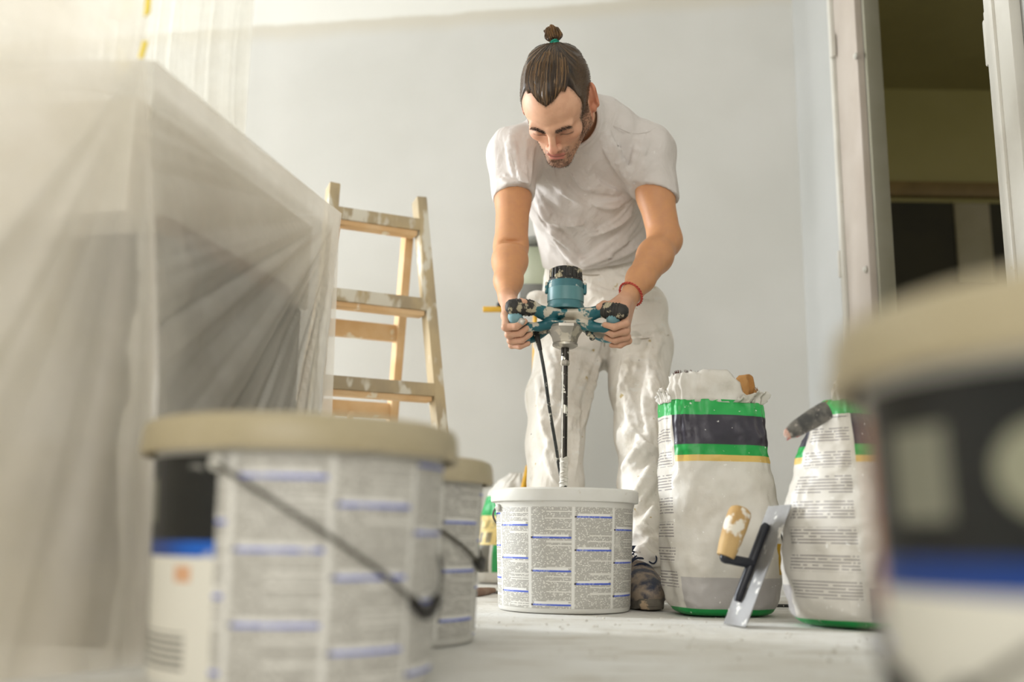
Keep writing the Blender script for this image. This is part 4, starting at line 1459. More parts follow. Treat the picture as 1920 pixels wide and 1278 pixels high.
for i in range(40):
    f = i / 39
    p = on_axis(858).lerp(on_axis(912), f)
    pts.append(p + Vector((0.001 * math.sin(i * 1.3), 0, 0))); rr_.append(0.0085 + 0.0018 * abs(math.sin(i * 0.9)) + 0.0012 * math.sin(i * 2.7))
MB().tube(pts, rr_, 14).build('plaster_crust', M_rodwhite, rod)
pts = [on_axis(686).lerp(on_axis(870), i / 30) + Vector((-0.0042, -0.0046, 0)) for i in range(31)]
MB().tube(pts, [0.0022 + 0.0016 * max(0, mnoise.noise(Vector((i * 0.4, 2, 0)))) for i in range(31)], 8).build('plaster_crust', M_rodwhite, rod)
pd = MB()
for k in range(3):
    h_ = [Vector((0.062 * math.cos(2 * PI * k / 3 + t_ * 2.2), 0.062 * math.sin(2 * PI * k / 3 + t_ * 2.2), 0.02 + 0.075 * t_)) + Vector((bot.x, MY, 0.0)) for t_ in np.linspace(0, 1, 10)]
    pd.tube([Vector((bot.x, MY, 0.045))] + h_ + [Vector((bot.x, MY, 0.10))], 0.005, 8)
o = pd.build('paddle', M_rod, mixer)
o['label'] = 'whisk paddle inside the bucket'
# power cable: boot, drop behind the bucket, then along the floor behind the sacks
b0 = mx_c(1004, 618, 0.015)
b1 = mx_c(1013, 656, 0.012)
MB().tube([b0, b0.lerp(b1, 0.5), b1], [0.0085, 0.0065, 0.0050], 12).build('cable_boot', M_rubber, mixer)
cpts = [b1, mx_c(1021, 700, 0.02), mx_c(1031, 770, 0.06), mx_c(1043, 840, 0.12), mx_c(1050, 885, 0.17), Vector((0.165, 2.50, 0.12)), Vector((0.192, 2.535, 0.02)),
        Vector((0.205, 2.60, 0.0046)), Vector((0.26, 2.72, 0.0046)), Vector((0.42, 2.70, 0.0046)), PF(1405, 1134, 0.005), PF(1450, 1135, 0.005), Vector((0.78, 2.47, 0.0046)), Vector((1.0, 2.50, 0.0046)), Vector((1.05, 2.9, 0.0046))]
MB().tube([Vector(p) for p in spline(cpts, 8)], 0.0040, 8).build('power_cable', M_cable, mixer)

# ------------------------------------------------------------------ the man: skeleton (photo pixel + depth)
J = dict(
    waist=P(1122, 498, 2.93), hip=P(1124, 590, 2.95), chest=P(1092, 345, 2.70), sh=P(1092, 262, 2.57), neck=P(1082, 236, 2.50),
    r_sh=P(966, 292, 2.55), r_el=P(958, 462, 2.47), r_wr=P(951, 556, 2.345),
    l_sh=P(1212, 286, 2.57), l_el=P(1247, 450, 2.53), l_wr=P(1180, 556, 2.345),
)
HC = P(1044, 196, 2.29)
view = (HC - Vector((0, 0, CAM_H))).normalized()
HR = Matrix.Rotation(math.radians(-17), 3, view) @ Matrix.Rotation(math.radians(66), 3, 'X') @ Matrix.Rotation(math.radians(-20), 3, 'Z')
HS = 1.06
def hp(x, y, z):
    return HC + HR @ (Vector((x, y, z)) * HS)
def hell(c_, r_, rot=None):
    R_ = HR @ rot if rot is not None else HR
    return ell(hp(*c_), [q * HS for q in r_], R_)
def hrc(a, b, ra, rb):
    return rc(hp(*a), hp(*b), ra * HS, rb * HS)

B = Field((-0.13, 2.07, 0.55), (0.47, 2.80, 1.44), 0.0022)
# torso under the shirt
B.u(ecap(J['waist'], J['chest'], (0.145, 0.100), (0.155, 0.105)), 0.03)
B.u(ecap(J['chest'], J['sh'], (0.155, 0.105), (0.145, 0.085)), 0.03)
B.u(rc(J['sh'], J['r_sh'], 0.075, 0.056), 0.03)
B.u(rc(J['sh'], J['l_sh'], 0.075, 0.058), 0.03)
# neck
nb = J['neck'] + Vector((0, 0.03, 0.02))
B.u(rc(nb, hp(0.0, 0.030, -0.045), 0.066, 0.056), 0.02)
B.u(rc(nb + Vector((0.03, -0.01, -0.01)), hp(0.055, 0.035, -0.03), 0.022, 0.020), 0.015)
B.u(rc(nb + Vector((-0.03, -0.01, -0.01)), hp(-0.055, 0.035, -0.03), 0.022, 0.020), 0.015)
# head
B.u(hell((0, 0.014, 0.036), (0.0755, 0.097, 0.082)), 0.02)
B.u(hell((0, -0.034, 0.030), (0.063, 0.056, 0.058)), 0.025)
for s in (-1, 1):
    B.u(hell((s * 0.020, 0.044, 0.046), (0.050, 0.056, 0.058)), 0.02)
B.u(hell((0, -0.034, -0.034), (0.057, 0.052, 0.062)), 0.025)
for s in (-1, 1):
    B.u(hrc((s * 0.055, 0.004, -0.052), (s * 0.015, -0.074, -0.096), 0.019, 0.016), 0.02)
    B.u(hrc((s * 0.060, 0.004, -0.010), (s * 0.055, 0.004, -0.052), 0.017, 0.018), 0.02)
    B.u(hell((s * 0.042, -0.056, -0.026), (0.019, 0.022, 0.016)), 0.018)
    B.u(hrc((s * 0.007, -0.090, 0.009), (s * 0.042, -0.078, 0.014), 0.0095, 0.0095), 0.010)
B.u(hell((0, -0.082, -0.099), (0.023, 0.017, 0.016)), 0.014)
for s in (-1, 1):
    B.s(hell((s * 0.032, -0.099, -0.007), (0.019, 0.020, 0.0120)), 0.010)
    B.u(hell((s * 0.032, -0.0735, -0.0075), (0.0140, 0.0130, 0.0115)), 0.003)
    B.u(hrc((s * 0.018, -0.0845, -0.0125), (s * 0.046, -0.0775, -0.0115), 0.0020, 0.0016), 0.003)
# nose
B.u(hrc((0, -0.090, 0.006), (0, -0.109, -0.033), 0.0085, 0.0085), 0.010)
B.u(hell((0, -0.110, -0.037), (0.0110, 0.0105, 0.009)), 0.008)
for s in (-1, 1):
    B.u(hell((s * 0.0125, -0.098, -0.040), (0.0080, 0.010, 0.0072)), 0.006)
    B.s(hell((s * 0.0062, -0.105, -0.0475), (0.0038, 0.006, 0.004)), 0.003)
# mouth
B.u(hell((0, -0.083, -0.070), (0.027, 0.014, 0.020)), 0.014)
B.u(hrc((-0.017, -0.0915, -0.0640), (0.017, -0.0915, -0.0640), 0.0052, 0.0052), 0.006)
B.u(hell((0, -0.094, -0.0640), (0.012, 0.0055, 0.005)), 0.004)
B.u(hell((0, -0.0925, -0.0755), (0.016, 0.0065, 0.0060)), 0.006)
B.s(hrc((-0.022, -0.0925, -0.0690), (0.022, -0.0925, -0.0690), 0.0014, 0.0014), 0.003)
B.s(hell((0, -0.098, -0.0865), (0.016, 0.006, 0.004)), 0.008)
# ears
for s in (-1, 1):
    Re = Matrix.Rotation(s * math.radians(30), 3, 'Z') @ Matrix.Rotation(math.radians(-10), 3, 'X')
    B.u(hell((s * (0.0855 if s > 0 else 0.0795), 0.027, 0.000), (0.0080, 0.0200, 0.0325), Re), 0.006)
    B.u(hell((s * 0.081, 0.013, -0.026), (0.007, 0.010, 0.012), Re), 0.006)
    B.u(hell((s * 0.076, 0.022, 0.000), (0.010, 0.013, 0.024)), 0.006)
    B.s(hell((s * (0.0935 if s > 0 else 0.0875), 0.020, 0.002), (0.0060, 0.0105, 0.020), Re), 0.004)
# arms
def arm(shd, el, wr, r, kk):
    up = el - shd
    fo = wr - el
    out = Vector((1 if kk > 0 else -1, 0, 0))
    B.u(rc(shd, shd + up * 0.5, r[0], r[1]), 0.02)
    B.u(rc(shd + up * 0.5, el, r[1], r[2]), 0.02)
    B.u(rc(el, el + fo * 0.30, r[2] * 0.96, r[3]), 0.02)
    B.u(rc(el + fo * 0.30, el + fo * 0.70, r[3], r[4]), 0.02)
    B.u(ecap(el + fo * 0.70, wr, (r[4], r[4] * 0.95), (r[5] * 0.88, r[5] * 1.12), (1, 0, 0)), 0.015)
    # elbow bone at the back, inner crease at the front
    B.u(ell(el + Vector((0.006 * kk, 0.030, -0.004)), (0.020, 0.016, 0.024)), 0.02)
arm(J['r_sh'], J['r_el'], J['r_wr'], (0.054, 0.0445, 0.0425, 0.0425, 0.0345, 0.0265), -1)
arm(J['l_sh'], J['l_el'], J['l_wr'], (0.056, 0.0480, 0.0430, 0.0440, 0.0350, 0.0265), 1)
B.s(ell(J['r_el'] + Vector((0.004, -0.049, 0.0)), (0.028, 0.010, 0.005)), 0.016)

def hand(s, wr):
    B0, a = HAND[s]
    e1 = Vector((s, -0.12, 0)); e1 = (e1 - a * e1.dot(a)).normalized()
    e2 = Vector((0, 0, 1)); e2 = (e2 - a * e2.dot(a) - e1 * e2.dot(e1)).normalized()
    rb = 0.0175
    def at(i, ang, rad):
        an = math.radians(ang)
        return B0 + a * i + e1 * (math.cos(an) * rad) + e2 * (math.sin(an) * rad)
    mcps = []
    for i, (off, ln, rs) in enumerate(((0.009, 0.97, 1.0), (0.0295, 1.05, 1.04), (0.0495, 0.99, 0.98), (0.0675, 0.84, 0.86))):
        A0 = 52
        mcp = at(off, A0, rb + 0.019)
        pip = at(off + 0.0005, A0 - 82 * ln, rb + 0.0135)
        dip = at(off - 0.001, A0 - 142 * ln, rb + 0.0100)
        tip = at(off - 0.002, A0 - 195 * ln, rb + 0.0090)
        mcps.append(mcp)
        B.u(rc(mcp, pip, 0.0104 * rs, 0.0094 * rs), 0.0035)
        B.u(rc(pip, dip, 0.0092 * rs, 0.0082 * rs), 0.0035)
        B.u(rc(dip, tip, 0.0080 * rs, 0.0070 * rs), 0.0030)
        B.u(ell(pip, (0.0096 * rs,) * 3), 0.003)
        B.u(ell(mcp, (0.0112 * rs,) * 3), 0.006)
    w2 = wr + (mcps[1] - wr).normalized() * 0.012
    for i, m in enumerate(mcps):
        B.u(rc(w2 + a * (i - 1.5) * 0.008, m, 0.0150, 0.0102), 0.010)
    # thumb: leaves the side of the palm, lies over the top of the grip
    cmc = wr.lerp(mcps[0], 0.28) - e1 * 0.010 - a * 0.006
    mc = at(-0.004, 98, rb + 0.018)
    ip = at(-0.016, 128, rb + 0.016)
    tp = at(-0.024, 160, rb + 0.0145)
    B.u(rc(cmc, mc, 0.0165, 0.0125), 0.012)
    B.u(rc(mc, ip, 0.0120, 0.0102), 0.005)
    B.u(rc(ip, tp, 0.0102, 0.0086), 0.004)
    return dict(tip=tp, ip=ip)
HT = {s: hand(s, J['r_wr'] if s < 0 else J['l_wr']) for s in (-1, 1)}

V, Fc = B.mesh()
V = relax(V, Fc, 2)
N = vnormals(V, Fc)

# ---- colour of the skin, in head coordinates
HRi = np.array(HR.inverted(), np.float32)
Lc = ((V - np.array(HC, np.float32)) @ HRi.T) / HS
X_, Y_, Z_ = Lc[:, 0], Lc[:, 1], Lc[:, 2]
def g(x0, y0, z0, sx, sy, sz):
    return np.exp(-(((X_ - x0) / sx) ** 2 + ((Y_ - y0) / sy) ** 2 + ((Z_ - z0) / sz) ** 2))
def sst(x, a, b):
    t = np.clip((x - a) / (b - a), 0, 1)
    return t * t * (3 - 2 * t)
ishead = (Y_ < 0.14) & (Y_ > -0.16) & (np.abs(X_) < 0.11) & (Z_ > -0.13) & (Z_ < 0.13)
skin = np.array(lin('#dcab8c'), np.float32)
arm_c = np.array(lin('#cc9468'), np.float32)
col = np.repeat(arm_c[None], len(V), 0)
hd_w = sst(np.linalg.norm(V - np.array(HC), axis=1), 0.22, 0.14)[:, None]
col = col * (1 - hd_w) + skin * hd_w
def blend(c, w):
    global col
    w = np.clip(w, 0, 1)[:, None] * ishead[:, None]
    col = col * (1 - w) + np.array(lin(c), np.float32) * w
nz = np.array([mnoise.noise(Vector(p) * 260) for p in Lc[ishead]], np.float32)
NZ = np.zeros(len(V), np.float32); NZ[ishead] = nz
blend('#c87c68', 0.65 * g(0, -0.115, -0.040, 0.016, 0.03, 0.02))
for s in (-1, 1):
    blend('#c98a70', 0.5 * g(s * 0.045, -0.07, -0.03, 0.025, 0.05, 0.02))
    
    blend('#9a6a54', 0.55 * g(s * 0.032, -0.09, -0.010, 0.018, 0.02, 0.010))  # eye-socket shade painted into the skin
    blend('#3a2620', 0.95 * np.exp(-((Z_ + 0.0125 + 6.0 * (np.abs(X_) - 0.032) ** 2) / 0.0024) ** 2) * sst(np.abs(np.abs(X_) - 0.032), 0.0165, 0.0130) * (Y_ < -0.06) * (X_ * s > 0))
# lips
lw = np.exp(-((Z_ + 0.0645) / 0.0048) ** 4) * sst(np.abs(X_), 0.025, 0.019) * (Y_ < -0.08)
lw2 = np.exp(-((Z_ + 0.0750) / 0.0058) ** 4) * sst(np.abs(X_), 0.021, 0.015) * (Y_ < -0.08)
blend('#b0605a', 0.85 * lw); blend('#bf6f68', 0.85 * lw2)
blend('#6a302c', np.exp(-((Z_ + 0.0690) / 0.0016) ** 2) * sst(np.abs(X_), 0.026, 0.020) * (Y_ < -0.08))
# beard: sideburn - jaw line - chin, and moustache
jawd = np.abs(Z_ - np.interp(np.abs(X_), [0.0, 0.02, 0.045, 0.058, 0.07], [-0.100, -0.098, -0.075, -0.045, 0.0]))
jaw = np.exp(-(jawd / 0.013) ** 2) * (Z_ < 0.012) * (Y_ < 0.012) * (Z_ > -0.125)
ang_side = (np.abs(X_) > 0.048) & (Z_ < 0.03) & (Z_ > -0.085) & (Y_ > -0.052) & (Y_ < 0.002)
side = ang_side * sst(Y_, -0.056, -0.036) * sst(Y_, 0.002, -0.008)
chin = g(0, -0.088, -0.102, 0.027, 0.04, 0.017) + 0.9 * g(0, -0.09, -0.088, 0.012, 0.03, 0.006)
stash = np.exp(-((Z_ + 0.0570 + 0.10 * np.abs(X_)) / 0.0052) ** 2) * sst(np.abs(X_), 0.030, 0.022) * (Y_ < -0.075)
stash = stash + np.exp(-((np.abs(X_) - 0.026) / 0.005) ** 2) * sst(Z_, -0.055, -0.062) * sst(Z_, -0.095, -0.085) * (Y_ < -0.06)
beard = np.clip(0.55 * jaw * (Z_ < -0.03) * (Y_ < -0.01) + 0.8 * side + 1.1 * chin + 0.8 * stash, 0, 1) * (1 - np.clip(lw + lw2, 0, 1))
cheek = np.clip(sst(Z_, -0.035, -0.075), 0, 1) * (Y_ < 0.0) * 0.25
blend('#8d6f5c', cheek * (1 - lw - lw2))
blend('#4a382f', np.clip(beard * (0.62 + 0.6 * NZ), 0, 0.85))
brow = np.zeros(len(V), np.float32)
for s in (-1, 1):
    bx = s * X_
    zc_ = np.interp(bx, [0.010, 0.030, 0.052], [0.0075, 0.0125, 0.0105])
    brow = np.maximum(brow, np.exp(-((Z_ - zc_) / 0.0048) ** 2) * sst(bx, 0.008, 0.014) * sst(bx, 0.050, 0.042) * (Y_ < -0.050))
blend('#45322a', np.clip(brow * (0.85 + 0.5 * NZ), 0, 0.95))
# scalp under the short hair at the sides and back
def hairline(Xa, Ya, Za):
    """> 0 inside the hair; long top to the widow's peak, receding temples, short sides down to the ears and nape"""
    ax_ = np.abs(Xa)
    th_ = np.interp(ax_, [0.0, 0.018, 0.038, 0.055, 0.066, 0.08], [0.068, 0.077, 0.099, 0.088, 0.060, 0.040])
    front = (Za - th_) + 1.0 * np.maximum(0, Ya + 0.050) * 0.9
    sideb = np.minimum(Ya + 0.042, Za + 0.020) * np.where(ax_ > 0.05, 1, -1)
    backh = np.minimum(Ya - 0.050, Za + 0.045)
    return np.maximum(np.maximum(front, np.where(ax_ > 0.05, sideb, -1)), backh)
HLn = hairline(X_, Y_, Z_)
ear = (np.abs(X_) > 0.0745) & (Y_ > -0.01) & (Y_ < 0.062) & (Z_ > -0.05) & (Z_ < 0.036)
blend('#4a382c', 0.85 * sst(HLn + 0.004 * NZ, -0.006, 0.010) * (1 - ear) * (Z_ > -0.035))
blend('#c77a5c', 0.75 * ear * (np.abs(X_) > 0.076))
# hands a little paler and dusted
for s in (-1, 1):
    B0, a = HAND[s]
    w = sst(np.linalg.norm(V - np.array(B0 + a * 0.03), axis=1), 0.14, 0.07)[:, None]
    col = col * (1 - 0.75 * w) + np.array(lin('#cfa48c'), np.float32) * 0.75 * w

t = NT('skin')
co = t.coord('Object')
c_ = t.mix(t.mul(t.ramp(t.noise(co, 60, 4), 0.35, 0.65), 0.22), t.attr('Col'), '#b9826a')
t.bump(t.noise(co, 420, 3), 0.10, 0.002)
M_skin = t.done(c_, 0.50, spec=0.35, sss=0.12)
man = mesh_obj('person', V, Fc, M_skin, None, True, None, True, None, col)
set_props(man, 'man with tied-up hair in pale t-shirt and painter trousers, bending over the mixer he holds', 'person')
bodyV, bodyN, bodyHead = V, N, ishead

# ---- hair: combed back to a knot, short at the sides
TIE = Vector((0.002, 0.082, 0.093))
def tie_phi(Xa, Ya, Za):
    # angle around the knot, measured over the scalp
    return np.arctan2(Xa - TIE.x, -(Ya - TIE.y) * 0.75 + (TIE.z - Za) * 0.65 + 0.02)
t = NT('brown_hair')
c_ = t.attr('Col')
t.bump(t.noise(t.coord('Object', (300, 300, 60)), 1.0, 3), 0.25, 0.002)
M_hair = t.done(c_, 0.42, spec=0.45)
hf_lo = np.array([-0.10, -0.12, -0.075], np.float32)
Hf = Field(hf_lo, (0.10, 0.135, 0.145), 0.0018)
Hf.u(ell((0, 0.014, 0.036), (0.0755, 0.097, 0.082)), 0.02)
Hf.u(ell((0, -0.034, 0.030), (0.063, 0.056, 0.058)), 0.025)
for s in (-1, 1):
    Hf.u(ell((s * 0.020, 0.044, 0.046), (0.050, 0.056, 0.058)), 0.02)
gx, gy, gz = Hf.xyz((0, 0, 0), Hf.n)
gx, gy, gz = np.broadcast_arrays(gx, gy, gz)
hl = hairline(gx, gy, gz)
ph = tie_phi(gx, gy, gz)
inn = sst(hl, -0.004, 0.010)
inn2 = sst(hl, -0.002, 0.034)
topw = sst(np.abs(gx), 0.066, 0.050) * sst(gz, 0.050, 0.075)
th_ = -0.005 + inn * 0.0068 + inn2 * (0.0008 + 0.0075 * topw)
groove = np.sin(ph * 60 + 3.5 * np.sin(ph * 9)) * 0.5 + np.sin(ph * 29 + 1.0) * 0.5
th_ = th_ + inn2 * topw * 0.0016 * groove
Hf.F -= th_.astype(np.float32)
Hf.F[gz < -0.068] = 1.0
Vh, Fh = Hf.mesh()
Vh = relax(Vh, Fh, 1)
hx, hy, hz = Vh.T
phv = tie_phi(hx, hy, hz)
grv = 0.5 + 0.25 * np.sin(phv * 60 + 3.5 * np.sin(phv * 9)) + 0.25 * np.sin(phv * 37 + 2.0)
tw = sst(np.abs(hx), 0.066, 0.050) * sst(hz, 0.050, 0.075)
shortc, dark, light = (np.array(lin(c), np.float32) for c in ('#4a3828', '#241a12', '#7d5f3c'))
nzh = np.array([mnoise.noise(Vector(p) * 300) for p in Vh], np.float32)
streak = np.clip(grv ** 2.2 * (0.6 + 0.4 * np.sin(phv * 7 + 1)), 0, 1)
hc = (dark * (1 - streak[:, None]) + light * streak[:, None]) * tw[:, None] + (shortc * (1 + 0.35 * nzh[:, None])) * (1 - tw[:, None])
Vw = (np.array(HC) + (Vh * HS) @ np.array(HR).T).astype(np.float32)
hair = mesh_obj('hair', Vw, Fh, M_hair, man, True, None, True, None, hc)

def hw(p):
    return HC + HR @ (Vector(p) * HS)
M_strand = mottled('hair_strand_brown', '#3a2a1c', '#7a5a38', 40, 0.4)
scol = []
M_beard0 = mottled('clipped_brown_hair', '#3a2b20', '#6b533c', 90, 0.5)
_cd, _cl = np.array(lin('#231811')), np.array(lin('#8c6a42'))
mb = MB()
for i in range(210):
    f = random.uniform(-1.25, 1.25)
    x0 = 0.050 * f / 1.25 + random.uniform(-0.003, 0.003)
    zline = float(np.interp(abs(x0), [0.0, 0.018, 0.038, 0.055], [0.070, 0.080, 0.100, 0.092]))
    start = Vector((x0, -0.078 + 0.25 * abs(x0), zline))
    pts = []
    for k in range(9):
        s = k / 8
        q = start.lerp(TIE, s)
        q.x = x0 * (1 - s ** 1.6) + TIE.x * s ** 1.6
        # push out to the hair surface
        cc = Vector((0, 0.014, 0.036))
        d = q - cc
        e = math.sqrt((d.x / 0.0755) ** 2 + (d.y / 0.097) ** 2 + (d.z / 0.082) ** 2)
        base = cc + d / e
        cc2 = Vector((0, -0.034, 0.030)); d2 = d.normalized()
        o2 = base - cc2
        e2_ = math.sqrt((o2.x / 0.063) ** 2 + (o2.y / 0.056) ** 2 + (o2.z / 0.058) ** 2)
        if e2_ < 1:
            base = cc2 + o2 / e2_
        pts.append(hw(base + d.normalized() * (0.0062 + 0.005 * math.sin(PI * min(1, 0.15 + s * 0.9)) + random.uniform(0, 0.0012))))
    mb.tube(pts, [0.0004] + [0.00080] * 7 + [0.0005], 4)
    w_ = random.random() ** 2.2
    scol += [_cd * (1 - w_) + _cl * w_] * 36
o = mesh_obj('combed_strands', mb.v, mb.f, M_hair, hair, True, None, True, None, np.array(scol, np.float32))
o['kind'] = 'stuff'
# clipped hair at the sides and back
hn_ = vnormals(Vw, Fh)
okh = np.nonzero((tw < 0.35) & (hairline(hx, hy, hz) > 0.002))[0]
mb = MB()
for i in rng.choice(okh, 3600):
    p, nn = Vector(Vw[i]), Vector(hn_[i])
    d = (nn * 0.5 + HR @ Vector((0, 0.5, -0.55))).normalized()
    mb.tube([p - nn * 0.001, p + d * random.uniform(0.002, 0.0042)], [0.0004, 0.00025], 3, caps=False)
o = mb.build('clipped_hair', M_beard0, hair)
o['kind'] = 'stuff'
# knot: neck of hair through the tie, a flattened loop above it and a loose tuft
tw0 = hw(TIE)
upv = (P(1030, 52, HC.y + 0.0) - P(1038, 90, HC.y + 0.0)).normalized()
d0 = (HR @ Vector((0, 0.74, 0.67))).normalized()
upk = (upv * 0.8 + d0 * 0.35).normalized()
kz = MB()
kz.tube([tw0 - upk * 0.012, tw0 + upk * 0.004, tw0 + upk * 0.012, tw0 + upk * 0.022], [0.020, 0.011, 0.0080, 0.0085], 16)
knot = kz.build('hair_knot', M_strand, hair)
sidev = upk.cross(view).normalized()
mb = MB()
for i in range(70):
    w = random.uniform(-1, 1)
    dep = random.uniform(-1, 1)
    b_ = tw0 + upk * 0.016 + sidev * (0.005 * w) + view * (0.005 * dep)
    wid = 0.0150 + 0.003 * random.random()
    hgt = 0.040 + 0.006 * random.random() - 0.012 * abs(w)
    p1 = b_ + upk * (hgt * 0.45) + sidev * (wid * w) + view * (0.007 * dep)
    p2 = b_ + upk * (hgt * 0.92) + sidev * (wid * 0.75 * w) + view * (0.006 * dep)
    p3 = b_ + upk * (hgt * 0.98) + sidev * (wid * (0.75 * w + 0.25)) - view * (0.002 + 0.004 * random.random())
    p4 = b_ + upk * (hgt * 0.30) + sidev * (wid * (0.5 * w + 0.05)) - view * 0.008
    mb.tube([Vector(p) for p in spline([b_, p1, p2, p3, p4], 4)], 0.0013, 5)
for i in range(14):
    b_ = tw0 + upk * 0.010 - sidev * 0.0
    e_ = P(1062 + random.uniform(-3, 4), 88 + random.uniform(-4, 6), HC.y + 0.06)
    mb.tube([Vector(p) for p in spline([b_, b_.lerp(e_, 0.5) - upk * 0.008 + Vector((0, 0, -0.002)), e_ + upk * random.uniform(0, 0.006)], 5)], 0.0011, 5)
o = mb.build('knot_strands', M_strand, knot); o['kind'] = 'stuff'
M_tie = mottled('green_hair_tie', '#1f8f76', '#27a088', 30, 0.6)
Rk = upk.to_track_quat('Z', 'Y').to_matrix()
for k in range(3):
    ring = [tw0 + upk * (0.010 + 0.0042 * k) + Rk @ Vector((0.0098 * math.cos(a), 0.0098 * math.sin(a), 0.0012 * math.sin(a * 2 + k))) for a in np.linspace(0, 2 * PI, 25)]
    tt = MB().tube(ring, 0.0022, 8, caps=False).build('hair_tie', M_tie, hair)
    tt['label'] = 'green elastic hair tie'

# ---- beard and eyebrow hairs
def strands_on(name, weight, n, length, mat, bend, parent, r=0.00035):
    w = np.clip(weight, 0, 1) * bodyHead
    w = np.where(w > 0.25, w, 0)
    if w.sum() <= 0:
        return
    pick = rng.choice(len(w), n, p=w / w.sum())
    mb = MB()
    for i in pick:
        p, nn = Vector(bodyV[i]), Vector(bodyN[i])
        d = (nn * 0.55 + bend(Lc[i])).normalized()
        L_ = length * random.uniform(0.6, 1.2)
        mb.tube([p - nn * 0.0005, p + d * L_ * 0.5, p + d * L_ + HR @ Vector((0, 0, -0.15 * L_))], [r, r, r * 0.4], 3, caps=False)
    o = mb.build(name, mat, parent)
    o['kind'] = 'stuff'
M_beard = mottled('dark_beard', '#2c211c', '#463529', 60, 0.5)
strands_on('beard', np.clip(beard, 0, 1) * (0.15 * (stash > 0.2) + 1.0 * (stash <= 0.2)), 1300, 0.0036, M_beard, lambda l: HR @ Vector((0, -0.1, -0.7)), man)
strands_on('eyebrows', brow, 420, 0.0055, M_beard, lambda l: HR @ Vector((0.9 if l[0] > 0 else -0.9, 0, 0.15)), man)

# ---- t-shirt
SF = Field((-0.16, 2.28, 0.80), (0.50, 3.16, 1.46), 0.0042)
hemp = P(1122, 512, 2.93)
SF.u(ecap(hemp, P(1114, 430, 2.85), (0.165, 0.128), (0.164, 0.124)), 0.04)
SF.u(ecap(P(1114, 430, 2.85), J['chest'], (0.164, 0.124), (0.172, 0.128)), 0.04)
SF.u(ecap(J['chest'], J['sh'], (0.172, 0.128), (0.160, 0.108)), 0.04)
SF.u(ecap(J['sh'], J['neck'], (0.130, 0.100), (0.085, 0.080)), 0.03)
for shd, el, r0, r1, fr in ((J['r_sh'], J['r_el'], 0.073, 0.0555, 0.50), (J['l_sh'], J['l_el'], 0.076, 0.0620, 0.52)):
    SF.u(rc(J['sh'], shd, 0.092, r0), 0.04)
    SF.u(rc(shd, shd + (el - shd) * fr, r0, r1), 0.03)
SF.op(wobble(0.0022, 38, 3, (-0.16, 2.28, 0.8), (0.5, 3.16, 1.46)), 0.001, 'add')
SF.folds((
    (((993, 252), (988, 308), (987, 350)), 0.0085), (((956, 256), (966, 318), (985, 351)), 0.008), (((938, 335), (962, 350), (985, 358)), 0.007),
    (((975, 262), (977, 315), (986, 350)), 0.007),
    (((1131, 244), (1155, 302), (1180, 340)), 0.009), (((1206, 256), (1195, 300), (1184, 338)), 0.0085), (((1222, 300), (1202, 322), (1186, 343)), 0.007),
    (((1148, 262), (1168, 312), (1181, 340)), 0.007), (((1215, 350), (1200, 350), (1186, 348)), 0.006),
    (((1004, 368), (1038, 409), (1091, 419)), 0.010), (((1025, 412), (1049, 450), (1073, 482), (1091, 494)), 0.010), (((1012, 390), (1040, 432), (1080, 470)), 0.008),
    (((1204, 404), (1166, 446), (1120, 480), (1093, 494)), 0.011), (((1214, 440), (1176, 468), (1126, 492)), 0.010), (((1188, 368), (1150, 382), (1112, 379)), 0.008),
    (((1190, 385), (1160, 415), (1110, 440)), 0.008), (((1028, 290), (1031, 318), (1040, 345)), 0.007), (((1075, 318), (1095, 345), (1130, 360)), 0.007),
    (((1100, 312), (1120, 345), (1160, 362)), 0.007), (((1040, 320), (1055, 352), (1085, 375)), 0.007)))
big = ((-0.16, 2.28, 0.8), (0.5, 3.16, 1.46))
# neckline: raised rib, then the opening
na, nbk = J['neck'] + Vector((0.0, 0.07, 0.05)), hp(0.010, 0.018, -0.058)
carve = rc(na, nbk + (nbk - na) * 0.8, 0.064, 0.100)
i0, i1 = SF.sl(carve[1], carve[2]); x, y, z = SF.xyz(i0, i1)
S = np.s_[i0[0]:i1[0], i0[1]:i1[1], i0[2]:i1[2]]
dcv = carve[0](x, y, z)
SF.F[S] -= (0.0030 * sst(dcv, 0.0165, 0.0135)).astype(np.float32)
# collar rib: a ring where the opening meets the cloth
axc = (nbk - na); Lc_ = axc.length * 1.8; axc.normalize()
uc = Vector((1, 0, 0)); uc = (uc - axc * uc.dot(axc)).normalized(); vc = axc.cross(uc)
ring = []
for i in range(72):
    an = 2 * PI * i / 72
    best = None
    for k in range(240):
        t_ = k / 239
        rr3 = 0.064 + (0.100 - 0.064) * t_
        p = na + axc * (Lc_ * t_) + (uc * math.cos(an) + vc * math.sin(an)) * rr3
        ix = np.round((np.array(p) - SF.lo) / SF.res).astype(int)
        if np.all(ix >= 0) and np.all(ix < SF.n) and SF.F[tuple(ix)] < 0:
            best = p
    ring.append(best)
ok = [p for p in ring if p is not None]
RING = []
for i, p in enumerate(ok):
    RING.append(sum((ok[(i + d_) % len(ok)] for d_ in range(-2, 3)), Vector()) / 5)
SF.s(carve, 0.003)
